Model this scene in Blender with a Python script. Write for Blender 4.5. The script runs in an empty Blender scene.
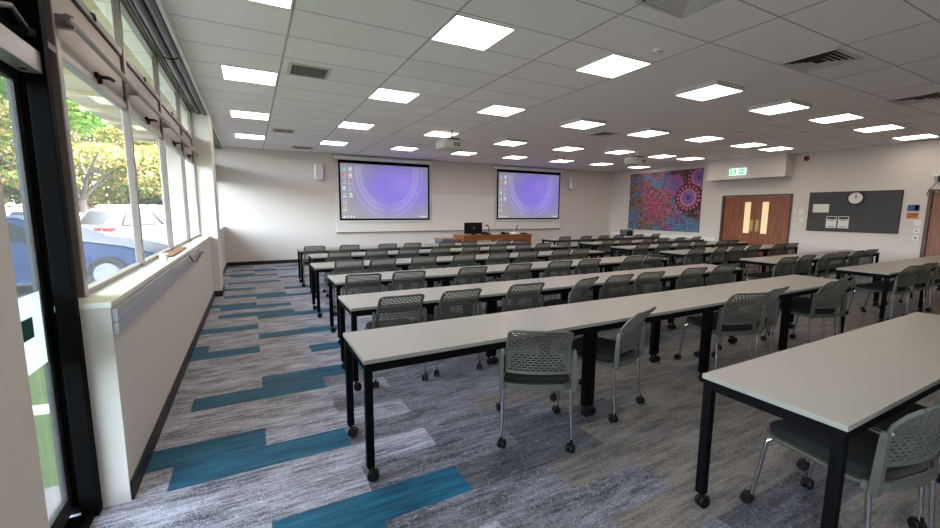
import bpy, bmesh, math, random
from math import sin, cos, pi, radians, sqrt, floor as ffloor
from mathutils import Vector, Matrix
random.seed(7)
S = bpy.context.scene
COL = S.collection

# ------------------------------------------------------------------ camera
def cam_axes(yaw, pitch, roll):
    f = Vector((sin(yaw)*cos(pitch), cos(yaw)*cos(pitch), sin(pitch)))
    r = Vector((cos(yaw), -sin(yaw), 0)); u = r.cross(f)
    return f, r*cos(roll)+u*sin(roll), -r*sin(roll)+u*cos(roll)
CF, CR, CU = cam_axes(.4880, -.1288, .0060)
cd = bpy.data.cameras.new('camera'); cam = bpy.data.objects.new('camera', cd); COL.objects.link(cam)
M = Matrix((CR, CU, -CF)).transposed().to_4x4(); M.translation = Vector((0, 0, 1.51))
cam.matrix_world = M
cd.sensor_width = 36; cd.lens = 36*411.5/940; cd.clip_start = .05; cd.clip_end = 400
S.camera = cam

# ------------------------------------------------------------------ world, sun, exposure
SKY = 7.4; SUN = 1.6; LAMP = 9.6; SCREEN = 0.72; EXPO = 0.0
w = bpy.data.worlds.new('world'); S.world = w; w.use_nodes = True
nt = w.node_tree; bg = nt.nodes['Background']
sky = nt.nodes.new('ShaderNodeTexSky'); sky.sky_type = 'NISHITA'; sky.sun_disc = False
sky.sun_elevation = radians(48); sky.sun_rotation = radians(100); sky.dust_density = 4; sky.ozone_density = 1.0
hs = nt.nodes.new('ShaderNodeHueSaturation'); hs.inputs['Saturation'].default_value = .55
nt.links.new(sky.outputs[0], hs.inputs['Color']); nt.links.new(hs.outputs[0], bg.inputs[0]); bg.inputs[1].default_value = SKY
sd = bpy.data.lights.new('sun', 'SUN'); sd.energy = SUN; sd.angle = .02; sd.color = (1, .95, .87)
so = bpy.data.objects.new('sun', sd); COL.objects.link(so); so.rotation_euler = Vector((.62, -.25, .75)).to_track_quat('Z', 'Y').to_euler()
for (y, z, sy, sz) in ((5.5, 2.1, 5.6, 2.1), (10.8, 2.1, 3.6, 2.1), (-1.2, 2.1, 3.4, 2.1)):      # portals guide the daylight, they give none off
    pl = bpy.data.lights.new('window_portal', 'AREA'); pl.shape = 'RECTANGLE'; pl.size = sz; pl.size_y = sy
    pl.cycles.is_portal = True
    po = bpy.data.objects.new('window_portal', pl); COL.objects.link(po); po.location = (-.9, y, z); po.rotation_euler = (0, radians(-90), 0)
vs = S.view_settings; S.display_settings.display_device = 'sRGB'
vs.view_transform = 'Standard'; vs.look = 'None'; vs.exposure = EXPO; vs.gamma = 1; vs.use_curve_mapping = False
S.cycles.use_denoising = True; S.cycles.max_bounces = 10; S.cycles.diffuse_bounces = 6; S.cycles.sample_clamp_indirect = 6

# ------------------------------------------------------------------ materials
def lin(c): return tuple(((x/255)/12.92 if x/255 <= .04045 else ((x/255+.055)/1.055)**2.4) for x in c)
def mat(name, rgb, rough=.6, metal=0, spec=.5, noise=0, nscale=20, bump=0, bscale=200, emit=None, coat=0):
    m = bpy.data.materials.new(name); m.use_nodes = True; t = m.node_tree; b = t.nodes['Principled BSDF']
    c = (*lin(rgb), 1); b.inputs['Base Color'].default_value = c
    b.inputs['Roughness'].default_value = rough; b.inputs['Metallic'].default_value = metal
    b.inputs['Specular IOR Level'].default_value = spec; b.inputs['Coat Weight'].default_value = coat
    if noise or bump:
        tc = t.nodes.new('ShaderNodeTexCoord')
    if noise:
        n = t.nodes.new('ShaderNodeTexNoise'); n.inputs['Scale'].default_value = nscale; n.inputs['Detail'].default_value = 5
        t.links.new(tc.outputs['Object'], n.inputs['Vector'])
        r = t.nodes.new('ShaderNodeMixRGB'); r.inputs[1].default_value = (*[x*(1-noise) for x in c[:3]], 1); r.inputs[2].default_value = (*[min(1, x*(1+noise)) for x in c[:3]], 1)
        t.links.new(n.outputs[0], r.inputs[0]); t.links.new(r.outputs[0], b.inputs['Base Color'])
    if bump:
        n2 = t.nodes.new('ShaderNodeTexNoise'); n2.inputs['Scale'].default_value = bscale; t.links.new(tc.outputs['Object'], n2.inputs['Vector'])
        bp = t.nodes.new('ShaderNodeBump'); bp.inputs['Strength'].default_value = bump; bp.inputs['Distance'].default_value = .002
        t.links.new(n2.outputs[0], bp.inputs['Height']); t.links.new(bp.outputs[0], b.inputs['Normal'])
    if emit:
        b.inputs['Emission Color'].default_value = (*emit[:3], 1); b.inputs['Emission Strength'].default_value = emit[3]
    return m
def wood(name, a, c, scale=(1, 12, 1), rough=.4):
    m = bpy.data.materials.new(name); m.use_nodes = True; t = m.node_tree; b = t.nodes['Principled BSDF']; b.inputs['Roughness'].default_value = rough
    tc = t.nodes.new('ShaderNodeTexCoord'); mp = t.nodes.new('ShaderNodeMapping'); mp.inputs['Scale'].default_value = scale
    n = t.nodes.new('ShaderNodeTexNoise'); n.inputs['Scale'].default_value = 3; n.inputs['Detail'].default_value = 7; n.inputs['Distortion'].default_value = .6
    r = t.nodes.new('ShaderNodeValToRGB'); r.color_ramp.elements[0].position = .3; r.color_ramp.elements[1].position = .7
    r.color_ramp.elements[0].color = (*lin(a), 1); r.color_ramp.elements[1].color = (*lin(c), 1)
    t.links.new(tc.outputs['Object'], mp.inputs[0]); t.links.new(mp.outputs[0], n.inputs['Vector']); t.links.new(n.outputs[0], r.inputs[0]); t.links.new(r.outputs[0], b.inputs['Base Color'])
    return m
def attr_mat(name, emit=0, rough=.7):
    m = bpy.data.materials.new(name); m.use_nodes = True; t = m.node_tree; b = t.nodes['Principled BSDF']; b.inputs['Roughness'].default_value = rough
    a = t.nodes.new('ShaderNodeAttribute'); a.attribute_name = 'paint'
    if emit:
        b.inputs['Base Color'].default_value = (.25, .25, .25, 1)
        t.links.new(a.outputs['Color'], b.inputs['Emission Color']); b.inputs['Emission Strength'].default_value = emit
    else: t.links.new(a.outputs['Color'], b.inputs['Base Color'])
    return m
def math_node(t, op, a, b=None, c=None):
    n = t.nodes.new('ShaderNodeMath'); n.operation = op
    for i, v in enumerate((a, b, c)):
        if v is None: continue
        if isinstance(v, (int, float)): n.inputs[i].default_value = v
        else: t.links.new(v, n.inputs[i])
    return n.outputs[0]
def ceiling_mat():
    m = mat('ceiling_tile_white', (247, 244, 240), .9, spec=.2); t = m.node_tree; b = t.nodes['Principled BSDF']
    g = t.nodes.new('ShaderNodeNewGeometry'); sp = t.nodes.new('ShaderNodeSeparateXYZ'); t.links.new(g.outputs['Position'], sp.inputs[0])
    x, y = sp.outputs[0], sp.outputs[1]
    def line(v, o, per, wd):
        f = math_node(t, 'FRACT', math_node(t, 'DIVIDE', math_node(t, 'SUBTRACT', v, o-per*40), per))
        d = math_node(t, 'MULTIPLY', math_node(t, 'ABSOLUTE', math_node(t, 'SUBTRACT', f, .5)), per)
        return math_node(t, 'GREATER_THAN', d, per*.5-wd)
    lx = line(x, .4, 1.2, .010); ly = line(y, 3.84, .6, .007)
    def rng(v, a, c): return math_node(t, 'MULTIPLY', math_node(t, 'GREATER_THAN', v, a), math_node(t, 'LESS_THAN', v, c))
    plain = math_node(t, 'MULTIPLY', rng(x, 4.02, 8.38), rng(y, 2.66, 9.22))
    ln = math_node(t, 'MULTIPLY', math_node(t, 'MAXIMUM', lx, ly), math_node(t, 'SUBTRACT', 1, plain))
    cell = t.nodes.new('ShaderNodeTexWhiteNoise'); cell.noise_dimensions = '2D'
    cb = t.nodes.new('ShaderNodeCombineXYZ')
    t.links.new(math_node(t, 'FLOOR', math_node(t, 'DIVIDE', math_node(t, 'ADD', x, 47.6), 1.2)), cb.inputs[0])
    t.links.new(math_node(t, 'FLOOR', math_node(t, 'DIVIDE', math_node(t, 'ADD', y, 20.16), .6)), cb.inputs[1])
    t.links.new(cb.outputs[0], cell.inputs['Vector'])
    tone = math_node(t, 'ADD', .97, math_node(t, 'MULTIPLY', math_node(t, 'MULTIPLY', cell.outputs['Value'], .05), math_node(t, 'SUBTRACT', 1, plain)))
    mx = t.nodes.new('ShaderNodeMixRGB'); mx.inputs[1].default_value = (*lin((247, 244, 240)), 1); mx.inputs[2].default_value = (*lin((184, 180, 184)), 1)
    t.links.new(ln, mx.inputs[0])
    vm = t.nodes.new('ShaderNodeVectorMath'); vm.operation = 'SCALE'; t.links.new(mx.outputs[0], vm.inputs[0]); t.links.new(tone, vm.inputs['Scale'])
    t.links.new(vm.outputs[0], b.inputs['Base Color'])
    bp = t.nodes.new('ShaderNodeBump'); bp.inputs['Strength'].default_value = .5; bp.inputs['Distance'].default_value = .004; bp.invert = False
    t.links.new(ln, bp.inputs['Height']); t.links.new(bp.outputs[0], b.inputs['Normal'])
    return m
def carpet_mat(name, dark, light, streak=(3.2, 30, 1), crack=.0, crack_col=(220, 220, 225), grain=.7, cracks2=None):
    m = bpy.data.materials.new(name); m.use_nodes = True; t = m.node_tree; b = t.nodes['Principled BSDF']; b.inputs['Roughness'].default_value = .6; b.inputs['Specular IOR Level'].default_value = .3
    g = t.nodes.new('ShaderNodeNewGeometry'); mp = t.nodes.new('ShaderNodeMapping'); mp.inputs['Scale'].default_value = streak
    t.links.new(g.outputs['Position'], mp.inputs[0])
    n = t.nodes.new('ShaderNodeTexNoise'); n.inputs['Scale'].default_value = 1.3; n.inputs['Detail'].default_value = 9; n.inputs['Roughness'].default_value = .74
    t.links.new(mp.outputs[0], n.inputs['Vector'])
    bl = t.nodes.new('ShaderNodeTexNoise'); bl.inputs['Scale'].default_value = 2.6; bl.inputs['Detail'].default_value = 3
    mb = t.nodes.new('ShaderNodeMapping'); mb.inputs['Scale'].default_value = (1, 3, 1); t.links.new(g.outputs['Position'], mb.inputs[0]); t.links.new(mb.outputs[0], bl.inputs['Vector'])
    n2 = t.nodes.new('ShaderNodeTexNoise'); n2.inputs['Scale'].default_value = 150; n2.inputs['Detail'].default_value = 3; t.links.new(g.outputs['Position'], n2.inputs['Vector'])
    f = math_node(t, 'ADD', n.outputs[0], math_node(t, 'MULTIPLY', math_node(t, 'SUBTRACT', n2.outputs[0], .5), grain))
    f = math_node(t, 'ADD', f, math_node(t, 'MULTIPLY', math_node(t, 'SUBTRACT', bl.outputs[0], .5), .45))
    r = t.nodes.new('ShaderNodeValToRGB'); e = r.color_ramp.elements
    e[0].position = .33; e[1].position = .66; e[0].color = (*lin(dark), 1); e[1].color = (*lin(light), 1)
    t.links.new(f, r.inputs[0]); out = r.outputs[0]
    for amt, col, sc, rot, thr in ((crack, crack_col, 24, .3, .49), (crack*.8, cracks2 or dark, 15, 1.1, .5)):
        if not crack: break
        v = t.nodes.new('ShaderNodeTexVoronoi'); v.feature = 'DISTANCE_TO_EDGE'; v.inputs['Scale'].default_value = sc
        wv = t.nodes.new('ShaderNodeMapping'); wv.inputs['Scale'].default_value = (1, 1.3, 1); wv.inputs['Rotation'].default_value = (0, 0, rot)
        t.links.new(g.outputs['Position'], wv.inputs[0]); t.links.new(wv.outputs[0], v.inputs['Vector'])
        br = t.nodes.new('ShaderNodeTexNoise'); br.inputs['Scale'].default_value = 17+sc; t.links.new(g.outputs['Position'], br.inputs['Vector'])
        k = math_node(t, 'MULTIPLY', math_node(t, 'LESS_THAN', v.outputs['Distance'], .03), amt)
        k = math_node(t, 'MULTIPLY', k, math_node(t, 'GREATER_THAN', br.outputs[0], thr))
        mx = t.nodes.new('ShaderNodeMixRGB'); t.links.new(k, mx.inputs[0]); t.links.new(out, mx.inputs[1]); mx.inputs[2].default_value = (*lin(col), 1)
        out = mx.outputs[0]
    t.links.new(out, b.inputs['Base Color'])
    bp = t.nodes.new('ShaderNodeBump'); bp.inputs['Strength'].default_value = .4; bp.inputs['Distance'].default_value = .003
    t.links.new(n2.outputs[0], bp.inputs['Height']); t.links.new(bp.outputs[0], b.inputs['Normal'])
    return m
def glass_mat(name, tint=(1, 1, 1), refl=.08, haze=0):
    m = bpy.data.materials.new(name); m.use_nodes = True; t = m.node_tree; t.nodes.clear()
    o = t.nodes.new('ShaderNodeOutputMaterial'); tr = t.nodes.new('ShaderNodeBsdfTransparent'); tr.inputs[0].default_value = (*tint, 1)
    gl = t.nodes.new('ShaderNodeBsdfGlossy'); gl.inputs['Roughness'].default_value = .02
    fr = t.nodes.new('ShaderNodeFresnel'); fr.inputs[0].default_value = 1.45
    mx = t.nodes.new('ShaderNodeMixShader'); t.links.new(math_node(t, 'MULTIPLY', fr.outputs[0], refl*10), mx.inputs[0])
    t.links.new(tr.outputs[0], mx.inputs[1]); t.links.new(gl.outputs[0], mx.inputs[2]); out = mx.outputs[0]
    if haze:
        tl = t.nodes.new('ShaderNodeBsdfTranslucent'); tl.inputs[0].default_value = (.9, .93, .9, 1)
        df = t.nodes.new('ShaderNodeBsdfDiffuse'); df.inputs[0].default_value = (.8, .84, .8, 1); a = t.nodes.new('ShaderNodeMixShader'); t.links.new(tl.outputs[0], a.inputs[1]); t.links.new(df.outputs[0], a.inputs[2])
        m2 = t.nodes.new('ShaderNodeMixShader'); m2.inputs[0].default_value = haze; t.links.new(out, m2.inputs[1]); t.links.new(a.outputs[0], m2.inputs[2]); out = m2.outputs[0]
    t.links.new(out, o.inputs[0])
    return m
def leaf_mat(name, cols):
    m = bpy.data.materials.new(name); m.use_nodes = True; t = m.node_tree; t.nodes.clear()
    o = t.nodes.new('ShaderNodeOutputMaterial'); g = t.nodes.new('ShaderNodeNewGeometry'); r = t.nodes.new('ShaderNodeValToRGB'); r.color_ramp.interpolation = 'CONSTANT'
    el = r.color_ramp.elements
    while len(el) < len(cols): el.new(.5)
    for i, c in enumerate(cols): el[i].position = i/len(cols); el[i].color = (*lin(c), 1)
    t.links.new(g.outputs['Random Per Island'], r.inputs[0])
    d = t.nodes.new('ShaderNodeBsdfDiffuse'); l = t.nodes.new('ShaderNodeBsdfTranslucent'); mx = t.nodes.new('ShaderNodeMixShader'); mx.inputs[0].default_value = .45
    t.links.new(r.outputs[0], d.inputs[0]); t.links.new(r.outputs[0], l.inputs[0]); t.links.new(d.outputs[0], mx.inputs[1]); t.links.new(l.outputs[0], mx.inputs[2]); t.links.new(mx.outputs[0], o.inputs[0])
    return m

m_wall = mat('wall_paint_white', (207, 201, 195), .85, spec=.25, bump=.1, bscale=120)
m_ceil = ceiling_mat()
m_white = mat('satin_white', (225, 225, 220), .45)
m_sill = mat('sill_white', (226, 226, 214), .3)
m_strip = mat('post_shade_strip', (112, 104, 98), .7, spec=.2)  # shade tone for the near faces of the window posts
m_base = mat('baseboard_black', (14, 14, 15), .5)
m_alu = mat('window_aluminium', (158, 150, 144), .4, metal=.3)
m_alud = mat('dark_aluminium', (70, 68, 68), .45, metal=.6)
m_span = mat('spandrel_grey', (168, 158, 150), .5, noise=.08, nscale=6)
m_black = mat('black_powder_coat', (4, 4, 5), .7, spec=.07)
m_blackp = mat('black_plastic', (7, 7, 8), .55, spec=.22)
m_chrome = mat('chrome', (200, 200, 200), .16, metal=1)
m_chair = mat('chair_plastic_grey_green', (68, 68, 60), .5)
m_seat = mat('seat_fabric_charcoal', (27, 27, 27), .9, spec=.2, noise=.25, nscale=180, bump=.4, bscale=500)
m_top = mat('laminate_greige', (148, 142, 132), .36)
m_edge = mat('laminate_edge', (116, 115, 105), .6)
m_duct = mat('duct_grey', (178, 180, 188), .22)
m_door = wood('door_veneer', (104, 54, 28), (148, 84, 46), (9, 9, .8))
m_doorf = wood('door_frame_wood', (62, 35, 24), (92, 54, 38), (9, 9, .8))
m_desk = wood('desk_wood', (112, 60, 26), (150, 88, 46), (1, 1, 9))
m_ledge = wood('ledge_wood', (120, 84, 60), (156, 116, 86), (1, 8, 8))
m_board = mat('whiteboard_surface', (216, 213, 208), .35)
m_pin = mat('pinboard_felt', (78, 78, 79), .95, spec=.1, noise=.1, nscale=90)
m_brass = mat('brass_plate', (190, 160, 105), .35, metal=.8)
m_panelw = mat('door_glass_lit', (225, 200, 150), .4, emit=(.85, .66, .40, .55))
m_paper = mat('paper_white', (215, 213, 208), .8)
m_ink = mat('print_dark', (40, 40, 44), .8)
m_lampf = mat('lamp_frame', (208, 204, 198), .5)
m_diff = mat('lamp_diffuser', (255, 240, 228), .5, emit=(1.0, .87, .78, LAMP))
m_green = mat('exit_green', (20, 170, 80), .5, emit=(.02, .55, .16, 1.6))
m_exitw = mat('exit_white', (240, 250, 245), .5, emit=(.85, 1, .92, 1.3))
m_red = mat('alarm_red', (130, 22, 20), .4)
m_grille = mat('grille_dark', (20, 19, 18), .8)
m_proj = mat('projector_case', (196, 196, 186), .45)
m_glassk = mat('lens_glass', (10, 10, 14), .08)
m_glass = glass_mat('window_glass', (.96, .97, .96), .007, .014)
m_dglass = glass_mat('door_glass_grey', (.74, .77, .76), .02, .02)
m_frost = glass_mat('frosted_film', (.95, 1, .97), .05, .75)
m_teal = mat('teal_sign', (24, 84, 74), .5)
m_grass = mat('lawn_grass', (74, 88, 40), .95, spec=.1, noise=.45, nscale=9, bump=.8, bscale=60)
m_asph = mat('asphalt', (50, 50, 53), .9, noise=.2, nscale=30)
m_path = mat('path_concrete', (120, 112, 106), .9, noise=.1)
m_bark = mat('bark', (48, 40, 34), .9, noise=.3, nscale=12)
m_eave = mat('eave_cream', (190, 182, 150), .8)
m_ext = mat('render_cream', (176, 172, 162), .85)
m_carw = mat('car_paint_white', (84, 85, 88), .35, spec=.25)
m_carb = mat('car_paint_blue', (17, 38, 70), .35, spec=.2)
m_cars = mat('car_paint_silver', (112, 114, 118), .25, coat=1, metal=.3)
m_cglass = mat('car_glass', (14, 17, 18), .15, spec=.12)
m_tyre = mat('tyre', (22, 22, 22), .9)
m_tail = mat('tail_light', (96, 8, 14), .3, spec=.2)
m_slate = mat('slate_blue_plastic', (80, 90, 104), .5)
m_brown = wood('slat_brown', (126, 78, 48), (170, 120, 84), (8, 1, 8))

# ------------------------------------------------------------------ mesh helpers
class MB:
    def __init__(s): s.v = []; s.f = []; s.mi = []; s.cur = 0
    def add(s, vs, fs):
        o = len(s.v); s.v += [tuple(p) for p in vs]; s.f += [tuple(i+o for i in f) for f in fs]; s.mi += [s.cur]*len(fs); return s
    def box(s, a, b):
        x0, y0, z0 = a; x1, y1, z1 = b
        return s.add([(x0,y0,z0),(x1,y0,z0),(x1,y1,z0),(x0,y1,z0),(x0,y0,z1),(x1,y0,z1),(x1,y1,z1),(x0,y1,z1)],
                     [(3,2,1,0),(4,5,6,7),(0,1,5,4),(1,2,6,5),(2,3,7,6),(3,0,4,7)])
    def loft(s, rings, cap=True, closed=True):
        n = len(rings[0]); vs = [p for r in rings for p in r]; fs = []
        for i in range(len(rings)-1):
            for j in range(n if closed else n-1):
                k = (j+1) % n; fs.append((i*n+j, i*n+k, (i+1)*n+k, (i+1)*n+j))
        if cap: fs.append(tuple(range(n-1, -1, -1))); fs.append(tuple((len(rings)-1)*n+j for j in range(n)))
        return s.add(vs, fs)
    def tube(s, pts, r, n=10, radii=None):
        pts = [Vector(p) for p in pts]; rings = []; ref = None
        for i, p in enumerate(pts):
            d = (pts[min(i+1, len(pts)-1)]-pts[max(i-1, 0)]).normalized()
            if ref is None: ref = d.orthogonal().normalized()
            ref = (ref-d*ref.dot(d)).normalized(); b = d.cross(ref); rr = radii[i] if radii else r
            rings.append([p+(ref*cos(2*pi*k/n)+b*sin(2*pi*k/n))*rr for k in range(n)])
        return s.loft(rings)
    def cyl(s, c, r, h, axis='z', n=20, r2=None, bev=0):
        c = Vector(c); prof = [(0, r), (h, r if r2 is None else r2)]
        if bev: prof = [(0, r-bev), (bev, r), (h-bev, r), (h, r-bev)]
        rings = []
        for (t, rr) in prof:
            ring = []
            for k in range(n):
                a = 2*pi*k/n; u, v = rr*cos(a), rr*sin(a)
                ring.append(c+Vector({'z': (u, v, t), 'x': (t, u, v), 'y': (v, t, u)}[axis]))
            rings.append(ring)
        return s.loft(rings)
    def slab(s, outline, prof):      # outline: list of (x,y); prof: list of (z, inset)
        n = len(outline); cx = sum(p[0] for p in outline)/n; cy = sum(p[1] for p in outline)/n
        R = []
        for z, ins in prof:
            ring = []
            for i, (x, y) in enumerate(outline):
                px, py = outline[i-1]; qx, qy = outline[(i+1) % n]
                tx, ty = qx-px, qy-py; l = sqrt(tx*tx+ty*ty) or 1
                ring.append((x-ty/l*ins, y+tx/l*ins, z))
            R.append(ring)
        return s.loft(R)
    def build(s, name, m, parent=None, smooth=False, bevel=0, seg=2, loc=None):
        me = bpy.data.meshes.new(name); me.from_pydata(s.v, [], s.f)
        for x in (m if isinstance(m, list) else [m]): me.materials.append(x)
        me.polygons.foreach_set('material_index', s.mi)
        bm = bmesh.new(); bm.from_mesh(me)
        bmesh.ops.recalc_face_normals(bm, faces=bm.faces)
        if bevel:
            es = [e for e in bm.edges if len(e.link_faces) == 2 and e.calc_face_angle(0) > .5]
            bmesh.ops.bevel(bm, geom=es, offset=bevel, segments=seg, affect='EDGES', profile=.6, clamp_overlap=True)
        bm.to_mesh(me); bm.free()
        if smooth:
            me.polygons.foreach_set('use_smooth', [True]*len(me.polygons)); 
            try: me.set_sharp_from_angle(angle=radians(38))
            except Exception: pass
        me.update()
        o = bpy.data.objects.new(name, me); COL.objects.link(o)
        if parent: o.parent = parent
        if loc: o.location = loc
        return o
def rrect(w, d, r, n=5, cx=0, cy=0):      # ccw
    pts = []
    for (sx, sy, a0) in ((1, 1, 0), (-1, 1, 90), (-1, -1, 180), (1, -1, 270)):
        for k in range(n+1):
            a = radians(a0+90*k/n); pts.append((cx+sx*(w/2-r)+r*cos(a), cy+sy*(d/2-r)+r*sin(a)))
    return pts
def bez(p0, p1, p2, n=6): return [Vector(p0)*(1-t)**2+Vector(p1)*2*t*(1-t)+Vector(p2)*t*t for t in [i/n for i in range(n+1)]]
def tag(o, label=None, cat=None, group=None, kind=None):
    if label: o['label'] = label
    if cat: o['category'] = cat
    if group: o['group'] = group
    if kind: o['kind'] = kind
    return o
def thing(name, label, cat, loc=(0, 0, 0), rz=0, group=None, kind=None):
    o = bpy.data.objects.new(name, None); COL.objects.link(o); o.location = loc; o.rotation_euler = (0, 0, rz); o.empty_display_size = .1
    return tag(o, label, cat, group, kind)
def copy_tree(o, parent=None):
    c = o.copy(); COL.objects.link(c)
    if parent: c.parent = parent
    for ch in o.children: copy_tree(ch, c)
    return c
def struct(name, mb, m, label, parent=None, **k):
    o = mb.build(name, m, parent, **k)
    if not parent: tag(o, label, name.split('_')[0], kind='structure')
    return o
ORD = ['first', 'second', 'third', 'fourth', 'fifth', 'sixth', 'seventh', 'eighth', 'ninth']

# ------------------------------------------------------------------ the room
XW, YF, ZC, YB, XR = -.80, 12.68, 3.13, -3.2, 13.45
# carpet planks: one floor mesh, a material per plank kind plus a dimmed grey
P0, PH, PL = 1.815, .2475, .98
floor = MB(); kinds = {}
TEAL = {(-1, -.48), (0, .01), (3, -.48), (4, -.97), (7, -.48), (8, .01), (12, -.97), (13, -1.46), (11, .5), (14, .01), (16, -.97), (18, .01), (19, -.48), (21, -.48), (22, -.97),
        (24, .01), (25, -.48), (27, .5), (28, -.97), (31, -.48), (33, .5), (35, -.48), (36, -.97), (38, .01), (39, -.48), (41, .5), (42, -.97)}
rnd = random.Random(11)
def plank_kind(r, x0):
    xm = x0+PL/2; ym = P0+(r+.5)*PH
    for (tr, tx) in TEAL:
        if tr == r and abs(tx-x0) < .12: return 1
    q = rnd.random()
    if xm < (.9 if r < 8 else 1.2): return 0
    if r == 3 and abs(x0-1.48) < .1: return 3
    if r in (2, 4, 5, 6, 7) and x0 < 1.6: return 4  # darker streaked planks partly paint in the daylight fading away from the windows
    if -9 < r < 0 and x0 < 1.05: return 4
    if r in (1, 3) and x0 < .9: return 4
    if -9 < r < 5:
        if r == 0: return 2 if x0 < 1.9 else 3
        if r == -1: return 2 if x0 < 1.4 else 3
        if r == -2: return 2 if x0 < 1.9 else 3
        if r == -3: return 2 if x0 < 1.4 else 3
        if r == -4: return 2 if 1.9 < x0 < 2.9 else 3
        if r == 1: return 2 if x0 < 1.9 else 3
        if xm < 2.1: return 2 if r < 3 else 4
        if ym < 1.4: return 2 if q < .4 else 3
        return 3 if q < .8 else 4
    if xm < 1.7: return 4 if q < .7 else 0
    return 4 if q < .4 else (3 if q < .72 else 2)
r = int((YB-P0)/PH)-1
while P0+r*PH < YF:
    off = .01 if r % 2 == 0 else .50
    k = int((XW-off)/PL)-1
    while off+k*PL < XR:
        x0 = off+k*PL; a, b = max(x0, XW-.1), min(x0+PL, XR+.05); c, d = max(P0+r*PH, YB), min(P0+(r+1)*PH, YF+.02)
        if b > a and d > c:
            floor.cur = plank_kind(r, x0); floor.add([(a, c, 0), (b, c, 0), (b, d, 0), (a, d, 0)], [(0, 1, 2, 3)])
        k += 1
    r += 1
floor.cur = 0; floor.box((XW-.1, YB, -.12), (XR+.05, YF+.02, -.002))
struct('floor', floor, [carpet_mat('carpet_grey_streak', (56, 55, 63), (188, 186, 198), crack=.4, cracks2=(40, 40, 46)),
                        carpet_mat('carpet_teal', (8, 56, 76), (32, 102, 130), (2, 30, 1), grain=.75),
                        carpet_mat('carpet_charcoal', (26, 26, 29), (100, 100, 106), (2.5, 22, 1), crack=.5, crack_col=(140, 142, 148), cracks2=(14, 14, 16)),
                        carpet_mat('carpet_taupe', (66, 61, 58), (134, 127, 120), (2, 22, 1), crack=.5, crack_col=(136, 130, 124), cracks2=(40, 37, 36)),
                        carpet_mat('carpet_dimmed_streak', (34, 34, 39), (136, 135, 144), crack=.45, crack_col=(180, 180, 188), cracks2=(22, 22, 26))],
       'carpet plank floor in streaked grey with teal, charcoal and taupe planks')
struct('ceiling', MB().box((-1.0, YB-.2, ZC), (XR+.2, YF+.2, ZC+.2)), m_ceil, 'white suspended tile ceiling with a plain plaster area')
struct('wall_front', MB().box((-1.0, YF, -.12), (XR+.2, YF+.2, ZC)), m_wall, 'long white front wall behind the screens')
struct('wall_back', MB().box((-1.0, YB-.2, -.12), (XR+.2, YB, ZC)), m_wall, 'white back wall behind the camera')
# right wall with two door openings
D1, D2, DH = (6.07, 8.03), (2.3, 3.44), 2.04
rw = MB()
for a, b, z0, z1 in ((YB, D2[0], 0, ZC), (D2[0], D2[1], DH, ZC), (D2[1], D1[0], 0, ZC), (D1[0], D1[1], DH, ZC), (D1[1], YF, 0, ZC)):
    rw.box((XR, a, z0), (XR+.2, b, z1))
struct('wall_right', rw, m_wall, 'white right wall with double doors, mural and notice board')
struct('wall_corridor', MB().box((XR+1.4, 2, -.1), (XR+1.5, 8.5, ZC)), m_wall, 'corridor wall beyond the doors')
# low window walls and pillars
lw = MB()
for a, b in ((YB, .7), (2.56, 8.3), (8.9, YF)): lw.box((XW-.02, a, -.12), (-.63, b, 1.03))
struct('wall_left', lw, m_wall, 'low white wall under the windows')
pl = MB()
for a, b in ((.7, 1.4), (8.28, 8.92)): pl.box((-.95, a, -.12), (-.515, b, ZC))
struct('wall_pillar', pl, mat('pillar_paint', (216, 212, 205), .8), 'white pillars between the window bays', bevel=.012, seg=3)
sl = MB()
for a, b in ((YB, .7), (2.55, 8.28), (8.92, YF)): sl.box((XW-.03, a, 1.03), (-.622, b, 1.058))
struct('trim_1', sl, m_sill, 'white window sill board', bevel=.004)
bb = MB()
for a, b in ((YB, .7), (2.57, 8.27), (8.93, YF)): bb.box((-.631, a, 0), (-.618, b, .10))
bb.box((-.63, 8.265, 0), (-.505, 8.281, .10)); bb.box((-.516, 8.265, 0), (-.502, 8.93, .10)); bb.box((-.63, 8.918, 0), (-.505, 8.932, .10))
struct('baseboard_left', bb, m_base, 'black skirting along the window wall')
struct('baseboard_front', MB().box((-.63, YF-.013, 0), (XR, YF, .10)), m_base, 'black skirting along the front wall')
br = MB()
for a, b in ((YB, D2[0]-.07), (D2[1]+.07, D1[0]-.07), (D1[1]+.07, YF)): br.box((XR-.013, a, 0), (XR, b, .10))
struct('baseboard_right', br, m_base, 'black skirting along the right wall')
wh = MB()
for a, b in ((YB, .7), (1.4, 8.28), (8.92, YF)): wh.box((XW-.05, a, 3.10), (XW+.04, b, ZC+.02))
struct('trim_2', wh, m_alu, 'aluminium head rail above the windows')
struct('wall_soffit', MB().box((13.0, 6.12, 2.50), (XR, 8.32, ZC)), mat('soffit_paint', (208, 203, 196), .8), 'boxed white bulkhead above the double doors', bevel=.006)

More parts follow.
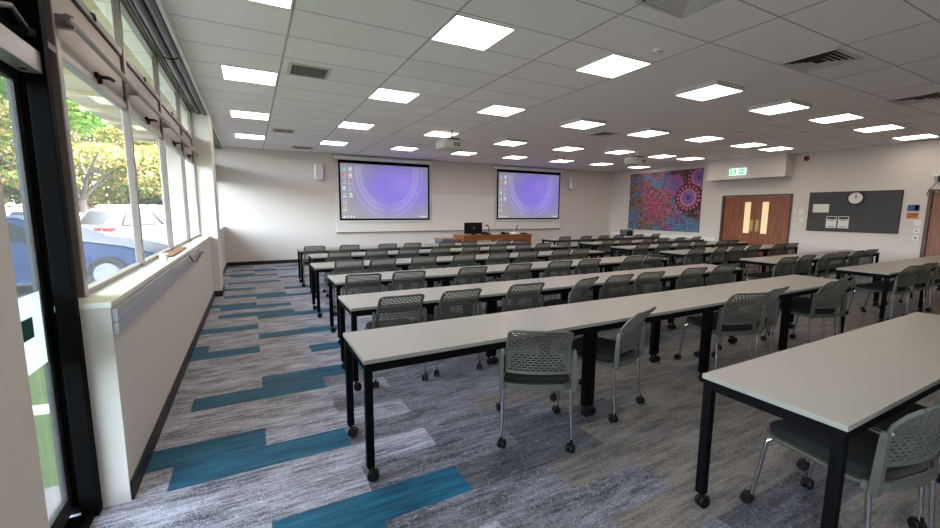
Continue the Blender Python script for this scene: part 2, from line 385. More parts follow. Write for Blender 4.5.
# ------------------------------------------------------------------ windows
handle_src = None
def window(n, y0, y1, post0=True):
    W = thing('window_%d' % n, 'aluminium window bay %d with tall pane, grey panel and clerestory pane' % n, 'window', (XW, y0, 0), kind='structure')
    L = y1-y0; f = MB(); p = .05
    f.box((-.015, 0, 1.05), (.032, p, 3.11)); f.box((-.015, L, 1.05), (.032, L+p, 3.11)) if n in (4, 6, 8) else None
    f.box((-.03, p, 1.058), (.02, L, 1.085)); f.box((-.03, p, 2.25), (.02, L, 2.295)); f.box((-.03, p, 2.635), (.025, L, 2.68)); f.box((-.03, p, 3.07), (.02, L, 3.11))
    f.build('window_frame', m_alu, W, bevel=.004)
    MB().box((-.006, p, 1.085), (.0, L, 2.25)).build('lower_pane', m_glass, W)
    MB().box((-.006, p, 2.68), (.0, L, 3.07)).build('upper_pane', m_glass, W)
    MB().box((-.012, -.0025, 1.05), (.026, -.0002, 3.10)).build('post_shade_strip', m_strip, W)  # added strip, paints shade over the post's sky-lit near face
    g = MB().box((-.02, p+.01, 2.30), (.012, L-.01, 2.635)).build('grey_panel', m_span, W, bevel=.004); g['label'] = 'opaque grey panel'
    k = MB(); k.box((.012, p+.005, 2.618), (.022, L-.005, 2.634)); k.box((.012, L-.02, 2.31), (.018, L-.008, 2.63)); k.build('black_gasket', m_blackp, W)
    h = MB(); h.box((.01, L*.5-.035, 2.29), (.03, L*.5+.035, 2.33)); h.tube([(.03, L*.5, 2.31), (.055, L*.5, 2.31), (.07, L*.5+.02, 2.315), (.075, L*.5+.09, 2.318)], .011); h.cyl((.03, L*.5, 2.27), .012, .05, n=10)
    h.build('window_handle', m_blackp, W, smooth=True)
    q = MB(); q.tube([(.03+.0, L*.5+.02*cos(a)+.02, 2.66+.02*sin(a)) for a in [i*pi/6 for i in range(13)]], .004, 6); q.tube([(.03, L*.5-.05, 2.66), (.03, L*.5, 2.66)], .005, 6)
    q.build('pull_hook', m_blackp, W)
    return W
ys = [2.75, 4.07, 5.50, 7.03, 8.23]
for i in range(4): window(i+1, ys[i], ys[i+1])
window(5, 8.93, 10.8); window(6, 10.8, 12.62); window(7, -3.1, -1.2); window(8, -1.2, .64)  # the two bays behind the camera are unseen, added to bring in daylight
t = MB(); t.tube([(XW+.09, 2.70, 2.395), (XW+.09, 8.27, 2.395)], .017, 12)
for y in ys[:4]: t.box((XW+.03, y+.01, 2.365), (XW+.10, y+.04, 2.425))
tag(t.build('brace_rail', m_alu, smooth=True, bevel=0), 'horizontal aluminium safety rail with brackets across the window frames', 'rail')

# blinds rolled up below the ceiling
def blind(y0, y1, lab):
    B = thing('roller_blind', lab, 'blind', (-.63, y0, 3.0), group='rolled window blinds')
    L = y1-y0
    MB().box((.085, 0, .06), (.115, L, .128)).build('head_rail', m_white, B)
    for dx, rr in ((.045, .036), (-.035, .036)):
        o = MB().tube([(dx, 0, .075), (dx, L, .075)], rr, 14).build('rolled_fabric', mat('blind_fabric_grey', (62, 63, 65), .35, metal=.3) if 'blind_fabric_grey' not in bpy.data.materials else bpy.data.materials['blind_fabric_grey'], B, smooth=True)
    g = MB(); g.box((-.085, 0, .10), (.085, L, .128))
    for dx in (.0, .082, -.078): g.box((dx-.006, 0, .06), (dx+.006, L, .12))
    g.build('track', m_blackp, B)
    return B
b1 = blind(.2, 8.26, 'long dark grey rolled blind along the ceiling over the near windows')
MB().tube([(-.07+.14*i/12, 5.1, .03-.018*sin(pi*i/12)) for i in range(13)], .007, 8).build('cord_loop', m_blackp, b1)
blind(8.95, 12.62, 'short dark grey rolled blind beyond the white pillar')

# glazed side door between the near pillar and the window wall
D = thing('door_1', 'glazed side door in a black frame at the left edge', 'door', (-.86, 1.4, 0), kind='structure')
f = MB(); f.box((-.03, 1.17, 0), (.06, 1.35, ZC-.03)); f.box((.05, 1.10, 0), (.118, 1.158, ZC-.03)); f.box((-.03, .0, 0), (.06, .06, ZC-.03)); f.box((-.03, .06, 2.14), (.06, 1.17, 2.24)); f.box((-.03, .06, 0), (.10, 1.10, .03))
f.box((-.03, 0.06, 2.98), (.06, 1.17, 3.10)); f.box((-.03, .06, 2.24), (.03, 1.17, 2.98))
f.build('door_frame', m_black, D, bevel=.004)
f = MB(); f.box((-.02, 1.12, .03), (.005, 1.168, 2.13)); f.box((-.02, .07, .03), (.01, .15, 2.13)); f.box((-.02, .15, .03), (.01, 1.12, .12)); f.box((-.02, .15, 2.05), (.01, 1.12, 2.13))
f.build('door_stile', m_alud, D, bevel=.003)
MB().box((-.006, .15, .12), (-.002, 1.12, 2.05)).build('door_glass', m_dglass, D)
MB().box((-.0015, .15, .81), (-.0005, 1.118, 1.14)).build('frosted_band', m_frost, D)
MB().box((.0, .90, .955), (.0015, 1.02, 1.045)).build('teal_decal', m_teal, D)
C = thing('door_closer', 'silver box door closer with folding arm above the glazed side door', 'door closer', (-.79, 1.985, 2.11))
MB().box((-.035, 0, -.03), (.035, .52, .06)).build('closer_body', mat('closer_silver', (150, 148, 146), .35, metal=.5), C, bevel=.004)
MB().cyl((0, .44, -.034), .013, .006).build('adjuster_screw', m_chrome, C)
a = MB(); a.tube([(.02, .05, .07), (.03, .3, .16), (.0, .60, .13)], .012, 8); a.box((-.03, .5, .115), (.03, .72, .145)); a.cyl((.0, .60, .09), .016, .07, n=12)
a.build('closer_arm', m_alud, C)

# cable duct along the low wall, things on the sill
T = thing('cable_duct', 'glossy grey cable duct with a seam along the low wall under the sill', 'cable duct', (-.63, 2.57, .885))
MB().box((0, 0, 0), (.022, 3.95, .066)).box((0, 0, .069), (.022, 3.95, .135)).build('duct_body', m_duct, T, bevel=.003)
MB().box((.022, 3.75, .072), (.034, 3.87, .13)).build('power_outlet', m_white, T, bevel=.002)
MB().box((.034, 3.78, .085), (.036, 3.80, .12)).build('outlet_slot', m_ink, T)
c = MB(); c.tube(bez((-.59, 5.2, 1.02), (-.58, 5.5, .86), (-.59, 6.0, .93), 10)+bez((-.59, 6.02, .93), (-.585, 6.4, .98), (-.59, 6.6, .92), 8), .007, 8)
tag(c.build('draped_cable', m_blackp, smooth=True), 'dark cable draped along the grey cable duct under the window', 'cable')
s = MB()
for k in range(4): s.box((-.745+.018*k, 4.65+.03*k, 1.0595), (-.731+.018*k, 5.75, 1.075))
tag(s.build('slat_bundle', m_brown), 'bundle of brown wooden slats lying on the white window sill', 'slats')
cup = MB(); cup.cyl((0, 0, 0), .024, .06, r2=.034, n=20); cup.cyl((0, 0, .06), .036, .006, n=20)
cp = tag(cup.build('paper_cup', m_white, smooth=True, loc=(-.69, 4.42, 1.0585)), 'small white paper cup on the sill before the brown slats', 'cup')

# ------------------------------------------------------------------ ceiling lights
def make_light(surface):
    L = thing('ceiling_light', 'x', 'ceiling light'); h = .055 if surface else .006
    f = MB(); w, d = .30, .29
    for a, b in (((-w, -d, -h), (w, -d+.015, 0)), ((-w, d-.015, -h), (w, d, 0)), ((-w, -d+.015, -h), (-w+.015, d-.015, 0)), ((w-.015, -d+.015, -h), (w, d-.015, 0))): f.box(a, b)
    f.build('light_frame', m_lampf, L)
    MB().box((-w+.015, -d+.015, -h+.002), (w-.015, d-.015, -.001)).build('diffuser', m_diff, L)
    return L
LX = [.09, 1.9, 3.7, 5.47, 7.22, 9.05, 10.8, 12.67]
rows = [(1.15, [1, 2, 3, 4, 5, 6, 7]), (3.57, range(8)), (5.97, range(7)), (8.36, range(7)), (10.75, range(8)), (-1.25, range(8))]
src = {True: None, False: None}
rowname = ['row overhead of the camera', 'nearest visible row', 'second row', 'third row', 'farthest row by the screens', 'row behind the camera']
for ri, (y, idx) in enumerate(rows):
    if ri in (0, 5): continue
    for i in idx:
        x = LX[i]
        y = {2: 5.93, 3: 8.33, 4: 10.72}.get(ri, y)
        sf = (2.6 < y < 9) and 4.2 < x < 8.3
        if src[sf] is None: src[sf] = o = make_light(sf)
        else: o = copy_tree(src[sf])
        o.location = (x, y, ZC-.001); o['label'] = 'square ceiling light panel, %s from the windows in the %s' % (ORD[i], rowname[ri]); o['group'] = 'ceiling light panels'
for y in (5.92, 8.25):
    o = copy_tree(src[False]); o.location = (12.0, y, ZC-.001)
    o['label'] = 'square ceiling light panel beside the %s end of the white bulkhead' % ('near' if y < 6 else 'far'); o['group'] = 'ceiling light panels'
for y, xs in ((1.15, (.09, 3.7, 7.22, 10.8)), (-1.25, (1.9, 5.47, 9.05))):      # the room's lamps go on behind the camera
    for i, x in enumerate(xs):
        o = copy_tree(src[False]); o.location = (x, y, ZC-.001); o['label'] = 'square ceiling light panel, %s from the windows in the %s' % (ORD[i], rowname[0 if y > 0 else 5]); o['group'] = 'ceiling light panels'

# ceiling vents, detectors
def vent(x, y, w, d, lab, four=True):
    V = thing('ceiling_vent', lab, 'air vent', (x, y, ZC), group='ceiling air vents')
    f = MB(); b = .035
    for a, c in (((-w/2, -d/2, -.012), (w/2, -d/2+b, 0)), ((-w/2, d/2-b, -.012), (w/2, d/2, 0)), ((-w/2, -d/2+b, -.012), (-w/2+b, d/2-b, 0)), ((w/2-b, -d/2+b, -.012), (w/2, d/2-b, 0))): f.box(a, c)
    f.build('vent_frame', m_lampf, V)
    MB().box((-w/2+b, -d/2+b, -.004), (w/2-b, d/2-b, -.001)).build('vent_cavity', m_grille, V)
    g = MB()
    if four:
        for k in range(4):
            o = .045*k+.05; a, c = w/2-o, d/2-o; a2, c2 = a-.03, c-.03
            for q in (0, 1): pass
            g.add([(-a, -c, -.018), (a, -c, -.018), (a, c, -.018), (-a, c, -.018), (-a2, -c2, -.006), (a2, -c2, -.006), (a2, c2, -.006), (-a2, c2, -.006)], [(0, 1, 5, 4), (1, 2, 6, 5), (2, 3, 7, 6), (3, 0, 4, 7)])
    else:
        n = 13
        for k in range(n): x0 = -w/2+b+(w-2*b)*(k+.5)/n; g.box((x0-.002, -d/2+b, -.014), (x0+.003, d/2-b, -.004))
        for k in range(9): y0 = -d/2+b+(d-2*b)*(k+.5)/9; g.box((-w/2+b, y0-.002, -.012), (w/2-b, y0+.002, -.005))
    g.build('vent_louvres', m_lampf if four else m_alu, V)
    return V
vent(.70, 5.40, .46, .44, 'square egg-crate air vent in the tiles near the windows', False)
vent(.70, 9.58, .42, .40, 'small egg-crate air vent in the tiles before the left screen', False)
vent(1.30, 11.88, .5, .40, 'pale air vent in the ceiling close to the front wall', False)
vent(5.49, 2.37, .57, .53, 'large four-way ceiling air vent at the upper right')
vent(8.49, 2.40, .57, .53, 'four-way ceiling air vent cut by the right edge of the photo')
vent(3.0, 2.17, .57, .53, 'four-way ceiling air vent cut by the top edge of the photo')
vent(6.68, 6.62, .44, .44, 'four-way air vent in the plain plaster ceiling')
for (x, y, l) in ((3.72, 2.99, 'round white smoke detector on the tile beside the plaster ceiling'), (3.73, 9.64, 'small white smoke detector before the left projector'), (10.39, 3.04, 'small white smoke detector at the right of the ceiling'), (8.0, 9.7, 'tiny white smoke detector over the right screen')):
    d = thing('smoke_detector', l, 'smoke detector', (x, y, ZC), group='smoke detectors')
    MB().cyl((0, 0, -.014), .055, .014, n=24).build('detector_base', m_white, d, smooth=True)
    MB().cyl((0, 0, -.045), .026, .031, n=24, r2=.046).build('detector_head', m_white, d, smooth=True)
    MB().cyl((0, 0, -.035), .036, .008, n=24).build('sensor_gap', m_grille, d)

# ------------------------------------------------------------------ projectors
def projector(x, y, lab, rz=0):
    P = thing('projector', lab, 'projector', (x, y, ZC), rz, group='ceiling projectors')
    MB().cyl((0, 0, -.02), .06, .02).cyl((0, 0, -.17), .02, .15).build('mount_pole', m_lampf, P, smooth=True)
    a = MB(); a.box((-.12, -.10, -.19), (.12, .10, -.17)); a.tube([(-.10, -.08, -.18), (-.16, -.12, -.215)], .012); a.tube([(.10, -.08, -.18), (.16, -.12, -.215)], .012); a.tube([(.1, .08, -.18), (.16, .12, -.215)], .012); a.tube([(-.1, .08, -.18), (-.16, .12, -.215)], .012)
    a.build('mount_bracket', m_alud, P)
    b = MB(); b.slab(rrect(.60, .42, .12), [(-.40, .035), (-.38, .008), (-.34, 0), (-.26, 0), (-.225, .012), (-.215, .04)])
    b.build('projector_body', m_proj, P, smooth=True)
    MB().cyl((-.17, .19, -.31), .045, .035, 'y').build('lens_ring', m_proj, P, smooth=True)
    MB().cyl((-.17, .215, -.31), .035, .014, 'y').build('lens', m_glassk, P, smooth=True)
    g = MB()
    for k in range(5): g.box((-.05+.03*k, -.212, -.345), (-.035+.03*k, -.206, -.27))
    g.build('side_grille', m_grille, P)
    return P
projector(3.70, 7.79, 'white ceiling projector before the left screen')
projector(9.12, 7.79, 'white ceiling projector left of the dot painting')
pj = projector(8.22, 9.66, 'x'); 
for ch in list(pj.children):
    if ch.name.split('.')[0] not in ('mount_pole',): bpy.data.objects.remove(ch)
pj.name = 'microphone_mount'; pj['label'] = 'short white ceiling stub between the screens and the lights'; pj['category'] = 'ceiling mount'; del pj['group']

# ------------------------------------------------------------------ front wall
def paint_grid(name, nu, nv, fn, m, parent, frame):       # frame: origin, u vector, v vector
    o, u, v = [Vector(q) for q in frame]; mb = MB()
    vs = [o+u*(i/nu)+v*(j/nv) for j in range(nv+1) for i in range(nu+1)]
    fs = [(j*(nu+1)+i, j*(nu+1)+i+1, (j+1)*(nu+1)+i+1, (j+1)*(nu+1)+i) for j in range(nv) for i in range(nu)]
    me = bpy.data.meshes.new(name); me.from_pydata([tuple(p) for p in vs], [], fs); me.materials.append(m)
    at = me.color_attributes.new('paint', 'FLOAT_COLOR', 'CORNER'); cols = []
    for j in range(nv):
        for i in range(nu):
            c = lin(fn((i+.5)/nu, (j+.5)/nv)); cols += [c[0], c[1], c[2], 1]*4
    at.data.foreach_set('color', cols)
    ob = bpy.data.objects.new(name, me); COL.objects.link(ob); ob.parent = parent
    return ob
ICONS = [(.035, .90, (90, 180, 230)), (.105, .90, (225, 240, 240)), (.035, .79, (225, 70, 60)), (.105, .79, (235, 235, 245)), (.035, .67, (90, 150, 220)), (.105, .67, (210, 90, 90)),
         (.035, .56, (230, 230, 235)), (.105, .56, (70, 150, 225)), (.035, .44, (120, 180, 190)), (.105, .44, (225, 230, 200)), (.035, .32, (150, 120, 220)), (.035, .20, (235, 120, 110))]
def desk_fn(u, v):
    g = (142, 140, 152)
    d = sqrt(((u-.62)/.55)**2+((v-.55)/.62)**2); k = max(0, min(1, 1.25-d)); k = k*k*(3-2*k)
    c = [g[i]*(1-k)+(112, 92, 236)[i]*k for i in range(3)]
    d2 = sqrt(((u-.68)/.22)**2+((v-.68)/.30)**2); k2 = max(0, 1-d2)*.45; c = [c[i]*(1-k2)+(190, 150, 240)[i]*k2 for i in range(3)]
    for rr, wd, am in ((.86, .05, .35), (.98, .045, .42), (1.13, .03, .3)):
        e = sqrt(((u-.52)/.36)**2+((v-.85)/.72)**2)
        if abs(e-rr) < wd and v < .97:
            f = am*min(1, abs(u-.52)/.16)*(1 if .10 < u < .95 else .0); c = [c[i]*(1-f)+(205, 195, 252)[i]*f for i in range(3)]
    if v > .975 or v < .012: c = [q*.92 for q in c]
    if v < .075: c = [q*.9+16 for q in c]
    for (iu, iv, ic) in ICONS:
        if abs(u-iu) < .017 and abs(v-iv) < .026: c = list(ic) if (abs(u-iu) < .013) else [220, 220, 225]
        if abs(u-iu) < .022 and abs(v-(iv-.043)) < .007: c = [228, 228, 232]
    for q in (.03, .065, .1, .135, .90, .925, .95, .975):
        if abs(u-q) < .008 and abs(v-.038) < .014: c = [236, 238, 242]
    if abs(u-.855) < .006 and abs(v-.50) < .008: c = [240, 235, 255]
    return [max(0, min(255, q)) for q in c]
m_screen = attr_mat('projected_desktop', SCREEN)
def screen(x0, x1, z0, z1, lab, first=None):
    P = thing('projection_screen', lab, 'projection screen', ((x0+x1)/2, YF, 0), group='projected computer desktops')
    w = (x1-x0)/2
    MB().box((-w-.13, -.13, z1+.02), (w+.10, -.02, z1+.12)).build('screen_case', m_white, P, bevel=.01)
    e = MB(); e.box((-w-.15, -.135, z1+.015), (-w-.13, -.015, z1+.125)); e.box((w+.10, -.135, z1+.015), (w+.12, -.015, z1+.125)); e.build('end_cap', m_lampf, P, bevel=.004)
    f = MB(); b = .055
    f.box((-w, -.074, z0), (w, -.068, z1+.03)); f.build('black_border', m_black, P)
    im = paint_grid('projected_image', 150, 96, desk_fn, m_screen, P, ((-w+b, -.0755, z0+b), (2*(w-b), 0, 0), (0, 0, z1-z0-2*b-.02)))
    im['label'] = 'purple desktop wallpaper with icons'
    MB().box((-w-.03, -.085, z0-.035), (w+.03, -.058, z0-.002)).build('weight_bar', m_white, P, bevel=.005)
    return P
screen(2.33, 5.18, 1.20, 2.95, 'left projection screen showing a purple computer desktop')
screen(7.76, 10.60, 1.20, 2.95, 'right projection screen showing a purple computer desktop')
B = thing('whiteboard', 'long white marker board with wooden pen ledge behind both screens', 'whiteboard', (2.23, YF-.001, .85))
bw = 10.70-2.23
for k in range(3):
    a = [0, 3.04, 5.49][k]; b = [3.03, 5.48, bw][k]
    MB().box((a, -.024, 0), (b, 0, 1.18)).build('board_panel', m_board, B, bevel=.003)
MB().box((0, -.085, -.02), (bw, 0, .0)).build('pen_ledge', m_ledge, B, bevel=.003)
def speaker(x, rz, lab):
    P = thing('wall_speaker', lab, 'speaker', (x, YF, 2.57), rz, group='white wall speakers')
    MB().slab([(-.13, -.10), (-.09, -.17), (.09, -.17), (.13, -.10), (.11, -.04), (-.11, -.04)], [(-.21, .012), (-.20, 0), (.20, 0), (.21, .012)]).build('speaker_body', m_white, P)
    MB().box((-.075, -.1745, -.18), (.075, -.168, .18)).build('speaker_grille', mat('speaker_cloth', (196, 196, 200), .8) if 'speaker_cloth' not in bpy.data.materials else bpy.data.materials['speaker_cloth'], P)
    MB().box((-.03, -.045, -.05), (.03, 0, .05)).build('speaker_bracket', m_white, P)
speaker(1.79, 0, 'white wall speaker left of the left screen')
speaker(11.18, 0, 'white wall speaker right of the right screen')

# lecturer's desk
K = thing('lecture_desk', "brown wooden lecturer's desk in front of the whiteboard", 'desk', (5.42, 10.6, 0))
MB().box((0, 0, .05), (2.40, .04, .76)).build('front_panel', m_desk, K, bevel=.004)
MB().box((-.03, -.02, .76), (2.43, .72, .79)).build('desktop', m_desk, K, bevel=.005)
for x in (0, 2.36): MB().box((x, .04, .0), (x+.04, .68, .76)).build('side_panel', m_desk, K)
MB().box((.04, .04, .0), (2.36, .06, .05)).build('plinth', m_black, K)
for x0, x1 in ((.43, .90), (1.08, 1.36)): MB().box((x0, -.012, .36), (x1, 0, .64)).build('vent_plate', mat('grey_plate', (150, 146, 142), .5) if 'grey_plate' not in bpy.data.materials else bpy.data.materials['grey_plate'], K, bevel=.002)
R = thing('side_table', 'low grey side table with wooden edge left of the lecture desk', 'table', (4.80, 10.75, 0))
MB().box((0, 0, .66), (.58, .6, .70)).build('tabletop', m_ledge, R, bevel=.004)
MB().box((.02, .04, .48), (.56, .56, .66)).build('drawer_box', m_slate, R, bevel=.004)
for x in (.02, .52):
    for y in (.04, .52): MB().box((x, y, 0), (x+.04, y+.04, .48)).build('leg', m_black, R)
Q = thing('computer_monitor', 'black computer monitor seen from behind on the lecture desk', 'monitor', (5.89, 10.9, .79))
MB().box((-.30, -.02, .03), (.30, .02, .37)).build('monitor_housing', m_blackp, Q, bevel=.008)
MB().box((-.18, -.045, .10), (.18, -.02, .30)).build('rear_cover', m_blackp, Q, bevel=.012)
MB().box((-.035, -.048, .17), (.035, -.0455, .24)).build('maker_badge', mat('badge_grey', (70, 76, 78), .4), Q)
MB().box((-.04, -.03, .01), (.04, .0, .1)).slab(rrect(.26, .2, .03), [(0, 0), (.012, 0)]).build('monitor_stand', m_blackp, Q)
def small(name, lab, cat, mb, m, loc, **k): return tag(mb.build(name, m, loc=loc, **k), lab, cat)
g = thing('microphone', 'black gooseneck microphone on the lecture desk beside the monitor', 'microphone', (6.40, 10.85, .79))
MB().slab(rrect(.14, .12, .03), [(0, 0), (.03, .004), (.035, .02)]).build('microphone_base', m_blackp, g)
MB().tube([(0, 0, .03), (0, 0, .2), (-.02, 0, .27), (-.07, -.01, .30)], .011, 8).build('gooseneck', m_blackp, g, smooth=True)
MB().cyl((-.11, -.01, .28), .022, .05, 'x', 14).build('microphone_head', m_blackp, g, smooth=True)
small('control_panel', 'small black control panel on the lecture desk under the microphone', 'control panel', MB().add([(-.1, -.06, 0), (.1, -.06, 0), (.1, .06, 0), (-.1, .06, 0), (-.1, -.06, .03), (.1, -.06, .03), (.1, .06, .09), (-.1, .06, .09)], [(3, 2, 1, 0), (4, 5, 6, 7), (0, 1, 5, 4), (1, 2, 6, 5), (2, 3, 7, 6), (3, 0, 4, 7)]), m_blackp, (6.24, 10.8, .79))
small('telephone', 'low black desk telephone in the middle of the lecture desk', 'telephone', MB().box((-.10, -.08, 0), (.10, .08, .04)).box((-.11, -.06, .045), (-.05, .07, .075)).box((-.105, -.06, .03), (-.055, .07, .05)), m_blackp, (7.0, 10.85, .79), bevel=.006)
small('paper_stack', 'small stack of white paper on the lecture desk', 'paper', MB().box((-.1, -.14, 0), (.1, .14, .02)), m_paper, (6.68, 10.95, .79))
V = thing('document_camera', 'white document camera with curved arm on the lecture desk', 'document camera', (7.38, 10.9, .79))
MB().slab(rrect(.26, .24, .04), [(0, 0), (.04, .004), (.05, .02)]).build('camera_base', m_white, V, smooth=True)
MB().tube([(.02, .05, .05), (.10, .05, .16), (.12, .03, .26), (.04, 0, .30)], .014, 8).build('camera_arm', m_blackp, V, smooth=True)
MB().tube([(.0, .0, .05), (.0, .02, .18), (.05, .02, .26)], .012, 8).build('second_arm', m_white, V, smooth=True)
MB().box((-.03, -.03, .27), (.06, .03, .31)).build('camera_head', m_white, V, bevel=.008)
small('remote_tray', 'low dark tray at the right end of the lecture desk', 'tray', MB().box((-.09, -.06, 0), (.09, .06, .035)), m_grille, (7.66, 10.8, .79), bevel=.008)

# ------------------------------------------------------------------ right wall
import colorsys
pr = random.Random(3)
def mural_fn(u, v):      # u 0 at the far (left) edge, v up; every cell is a painted dot
    n = lambda a, b, k: sin(a*k+1.3*sin(b*k*.8+k))*cos(b*k*1.1+.7*cos(a*k*1.3))
    j = pr.random(); jj = int(j*1e4)
    blue = [(84, 142, 172), (104, 164, 190), (58, 96, 136), (40, 58, 84), (120, 92, 150)]
    pink = [(176, 72, 106), (206, 112, 130), (132, 52, 104), (160, 58, 86), (214, 150, 150)]
    purp = [(124, 72, 138), (98, 62, 128), (160, 96, 160), (70, 48, 92), (176, 88, 140), (86, 110, 150)]
    multi = [(186, 150, 100), (62, 96, 66), (26, 24, 30), (188, 104, 96), (76, 132, 156), (22, 20, 26), (150, 70, 100)]
    asp = 1.37; circ = lambda cu, cv, r: sqrt(((u-cu)*asp)**2+(v-cv)**2)/r
    for (cu, cv, r) in ((.845, .55, .21), (.965, .86, .20)):
        d = circ(cu, cv, r)
        if d < 1.08:
            if d < .15: return (70, 60, 120)
            if d < .52: return (150, 108, 176) if (sin(d*55+2*math.atan2(v-cv, (u-cu)*asp)) > -.3) else (112, 84, 156)
            if d < .68: return (196, 126, 168)
            if d < .74: return (60, 24, 44)
            if d < .98: return (204, 112, 134) if sin(math.atan2(v-cv, (u-cu)*asp)*18) > -.1 else (84, 26, 54)
            return (40, 24, 32)
    d = circ(.655, .77, .17)
    if d < 1: return (148, 100, 170) if sin(d*26+math.atan2(v-.77, (u-.655)*asp)) > 0 else (84, 100, 160) if d < .55 else (172, 84, 132)
    if u > .60 and u+.12*v > .82-.15*(v > .9) and v > .17+.5*(1-u): return (26, 20, 24) if j < .66 else pink[jj % 5] if j < .88 else (66, 90, 66)
    d = circ(.40, .40, .40)
    if d < .42: return pink[jj % 5] if j > .3 else (140, 48, 108)
    if d < .66: return (pink[jj % 5] if j > .35 else purp[jj % 6]) if sin(math.atan2(v-.40, (u-.4)*asp)*11+d*6) > -.3 else multi[jj % 7]
    if d < .80: return multi[jj % 7] if n(u, v, 19) > -.1 else pink[jj % 5]
    q = n(u, v, 11)+.35*n(v, u, 23)
    if u < .17+.05*sin(v*14) or (v < .16 and u < .5): return multi[jj % 7] if q > .1 else blue[jj % 5]
    if v < .27 and u > .58: return blue[jj % 5] if q > -.25 else purp[jj % 6]
    if v > .74 and .22 < u < .6 and q > -.1: return blue[jj % 5]
    if q > .55: return blue[jj % 5]
    if q < -.5: return multi[jj % 7]
    return purp[jj % 6] if j < .45 else pink[jj % 5] if j < .85 else blue[jj % 5]
MU = thing('dot_painting', 'large square pink, blue and black dot painting on the right wall', 'painting', (XR, 11.72, .82))
MB().box((-.035, -2.98, 0), (-.004, 0, 2.15)).build('canvas_edge', mat('canvas_edge', (70, 50, 70), .8), MU)
paint_grid('painted_canvas', 130, 94, lambda u, v: [q*.92 for q in mural_fn(u, v)], attr_mat('dot_paint', 0, .6), MU, ((-.0355, -.005, .005), (0, -2.97, 0), (0, 0, 2.14)))

def door_set(n, y0, y1, lab, leaves):
    O = thing('door_%d' % n, lab, 'door', (XR, y0, 0), kind='structure'); L = y1-y0
    f = MB(); f.box((-.02, -.005, 0), (.12, .06, DH+.0)); f.box((-.02, L-.06, 0), (.12, L+.005, DH+.0)); f.box((-.02, .06, DH-.055), (.12, L-.06, DH)); f.build('door_frame', m_doorf, O, bevel=.003)
    ws = (L-.12)/leaves
    for k in range(leaves):
        a = .06+k*ws+.002; b = a+ws-.004
        l = MB().box((.03, a, .008), (.07, b, DH-.058)).build('door_leaf', m_door, O, bevel=.002)
        if leaves == 2:
            g0 = (b-.37) if k == 0 else a+.12
            MB().box((.024, g0, .88), (.029, g0+.17, 1.82)).build('vision_panel', m_panelw, l)
            p0 = (b-.14) if k == 0 else a+.02
            MB().box((.022, p0, .94), (.029, p0+.095, 1.29)).build('push_plate', m_brass, l, bevel=.002)
            MB().tube([(.02, p0+.05, 1.02), (-.02, p0+.05, 1.04), (-.02, p0+.05, 1.20), (.02, p0+.05, 1.22)], .008, 8).build('pull_handle', m_brass, l, smooth=True)
    return O
door_set(2, D1[0], D1[1], 'brown wooden double doors with narrow glass strips', 2)
door_set(3, D2[0], D2[1], 'brown wooden door cut by the right edge of the photo', 1)
NB = thing('notice_board', 'wide dark grey notice board beside the double doors', 'notice board', (XR-.001, 3.86, 1.04))
MB().box((-.02, 0, 0), (-.0, 1.80, 1.0)).build('felt_panel', m_pin, NB)
e = MB(); e.box((-.025, -.012, -.012), (0, 1.812, 0)); e.box((-.025, -.012, 1.0), (0, 1.812, 1.012)); e.box((-.025, -.012, 0), (0, 0, 1.0)); e.box((-.025, 1.80, 0), (0, 1.812, 1.0)); e.build('board_trim', m_blackp, NB)
CK = thing('wall_clock', 'round black-rimmed wall clock with white face above the notice board papers', 'clock', (XR-.025, 4.69, 1.88))
MB().cyl((-.035, 0, 0), .165, .035, 'x', 36, bev=.006).build('clock_rim', m_blackp, CK, smooth=True)
MB().cyl((-.038, 0, 0), .138, .003, 'x', 36).build('clock_face', m_paper, CK)
h = MB()
for k in range(12):
    a = k*pi/6; h.add([(-.0395, .118*sin(a)-.006, .118*cos(a)-.006), (-.0395, .118*sin(a)+.006, .118*cos(a)-.006), (-.0395, .118*sin(a)+.006, .118*cos(a)+.006), (-.0395, .118*sin(a)-.006, .118*cos(a)+.006)], [(0, 1, 2, 3)])
h.build('hour_marks', m_ink, CK)
for nm, ang, ln in (('hour_hand', 38, .065), ('minute_hand', 8, .1)):
    a = radians(-ang); MB().tube([(-.042, 0, 0), (-.042, ln*sin(a), ln*cos(a))], .005, 6).build(nm, m_ink, CK)
def sheet(name, y0, y1, z0, z1, lab, cat, lines=(), x=XR-.0215):
    P = thing(name, lab, cat, (x, y0, z0)); MB().box((-.002, 0, 0), (0, y1-y0, z1-z0)).build('sheet', m_paper, P)
    for (a, b, c, d, mm) in lines: MB().box((-.0032, a*(y1-y0), c*(z1-z0)), (-.0021, b*(y1-y0), d*(z1-z0))).build('print_block', mm, P)
sheet('blank_notice', 5.22, 5.57, 1.52, 1.74, 'white landscape sheet at the upper left of the notice board', 'notice')
ml = mat('print_grey', (140, 140, 144), .8)
for k, y in enumerate((5.03, 4.78)):
    sheet('printed_notice', y, y+.22, 1.12, 1.42, ['portrait printed notice, left of the two with dark headings', 'portrait printed notice, right of the two with dark headings'][k], 'notice', [(.06, .94, .76, .95, m_ink), (.2, .8, .62, .70, ml), (.2, .8, .08, .16, ml)])
sheet('safety_poster', 3.55, 3.76, 1.37, 1.71, 'small blue and orange poster beside the right door frame', 'poster',
      [(.02, .98, .56, .98, mat('poster_blue', (60, 84, 130), .7)), (.02, .98, .04, .5, mat('poster_orange', (205, 130, 96), .7)), (.1, .4, .62, .94, m_paper), (.1, .9, .3, .36, m_paper), (.1, .9, .16, .2, m_paper)], x=XR-.001)
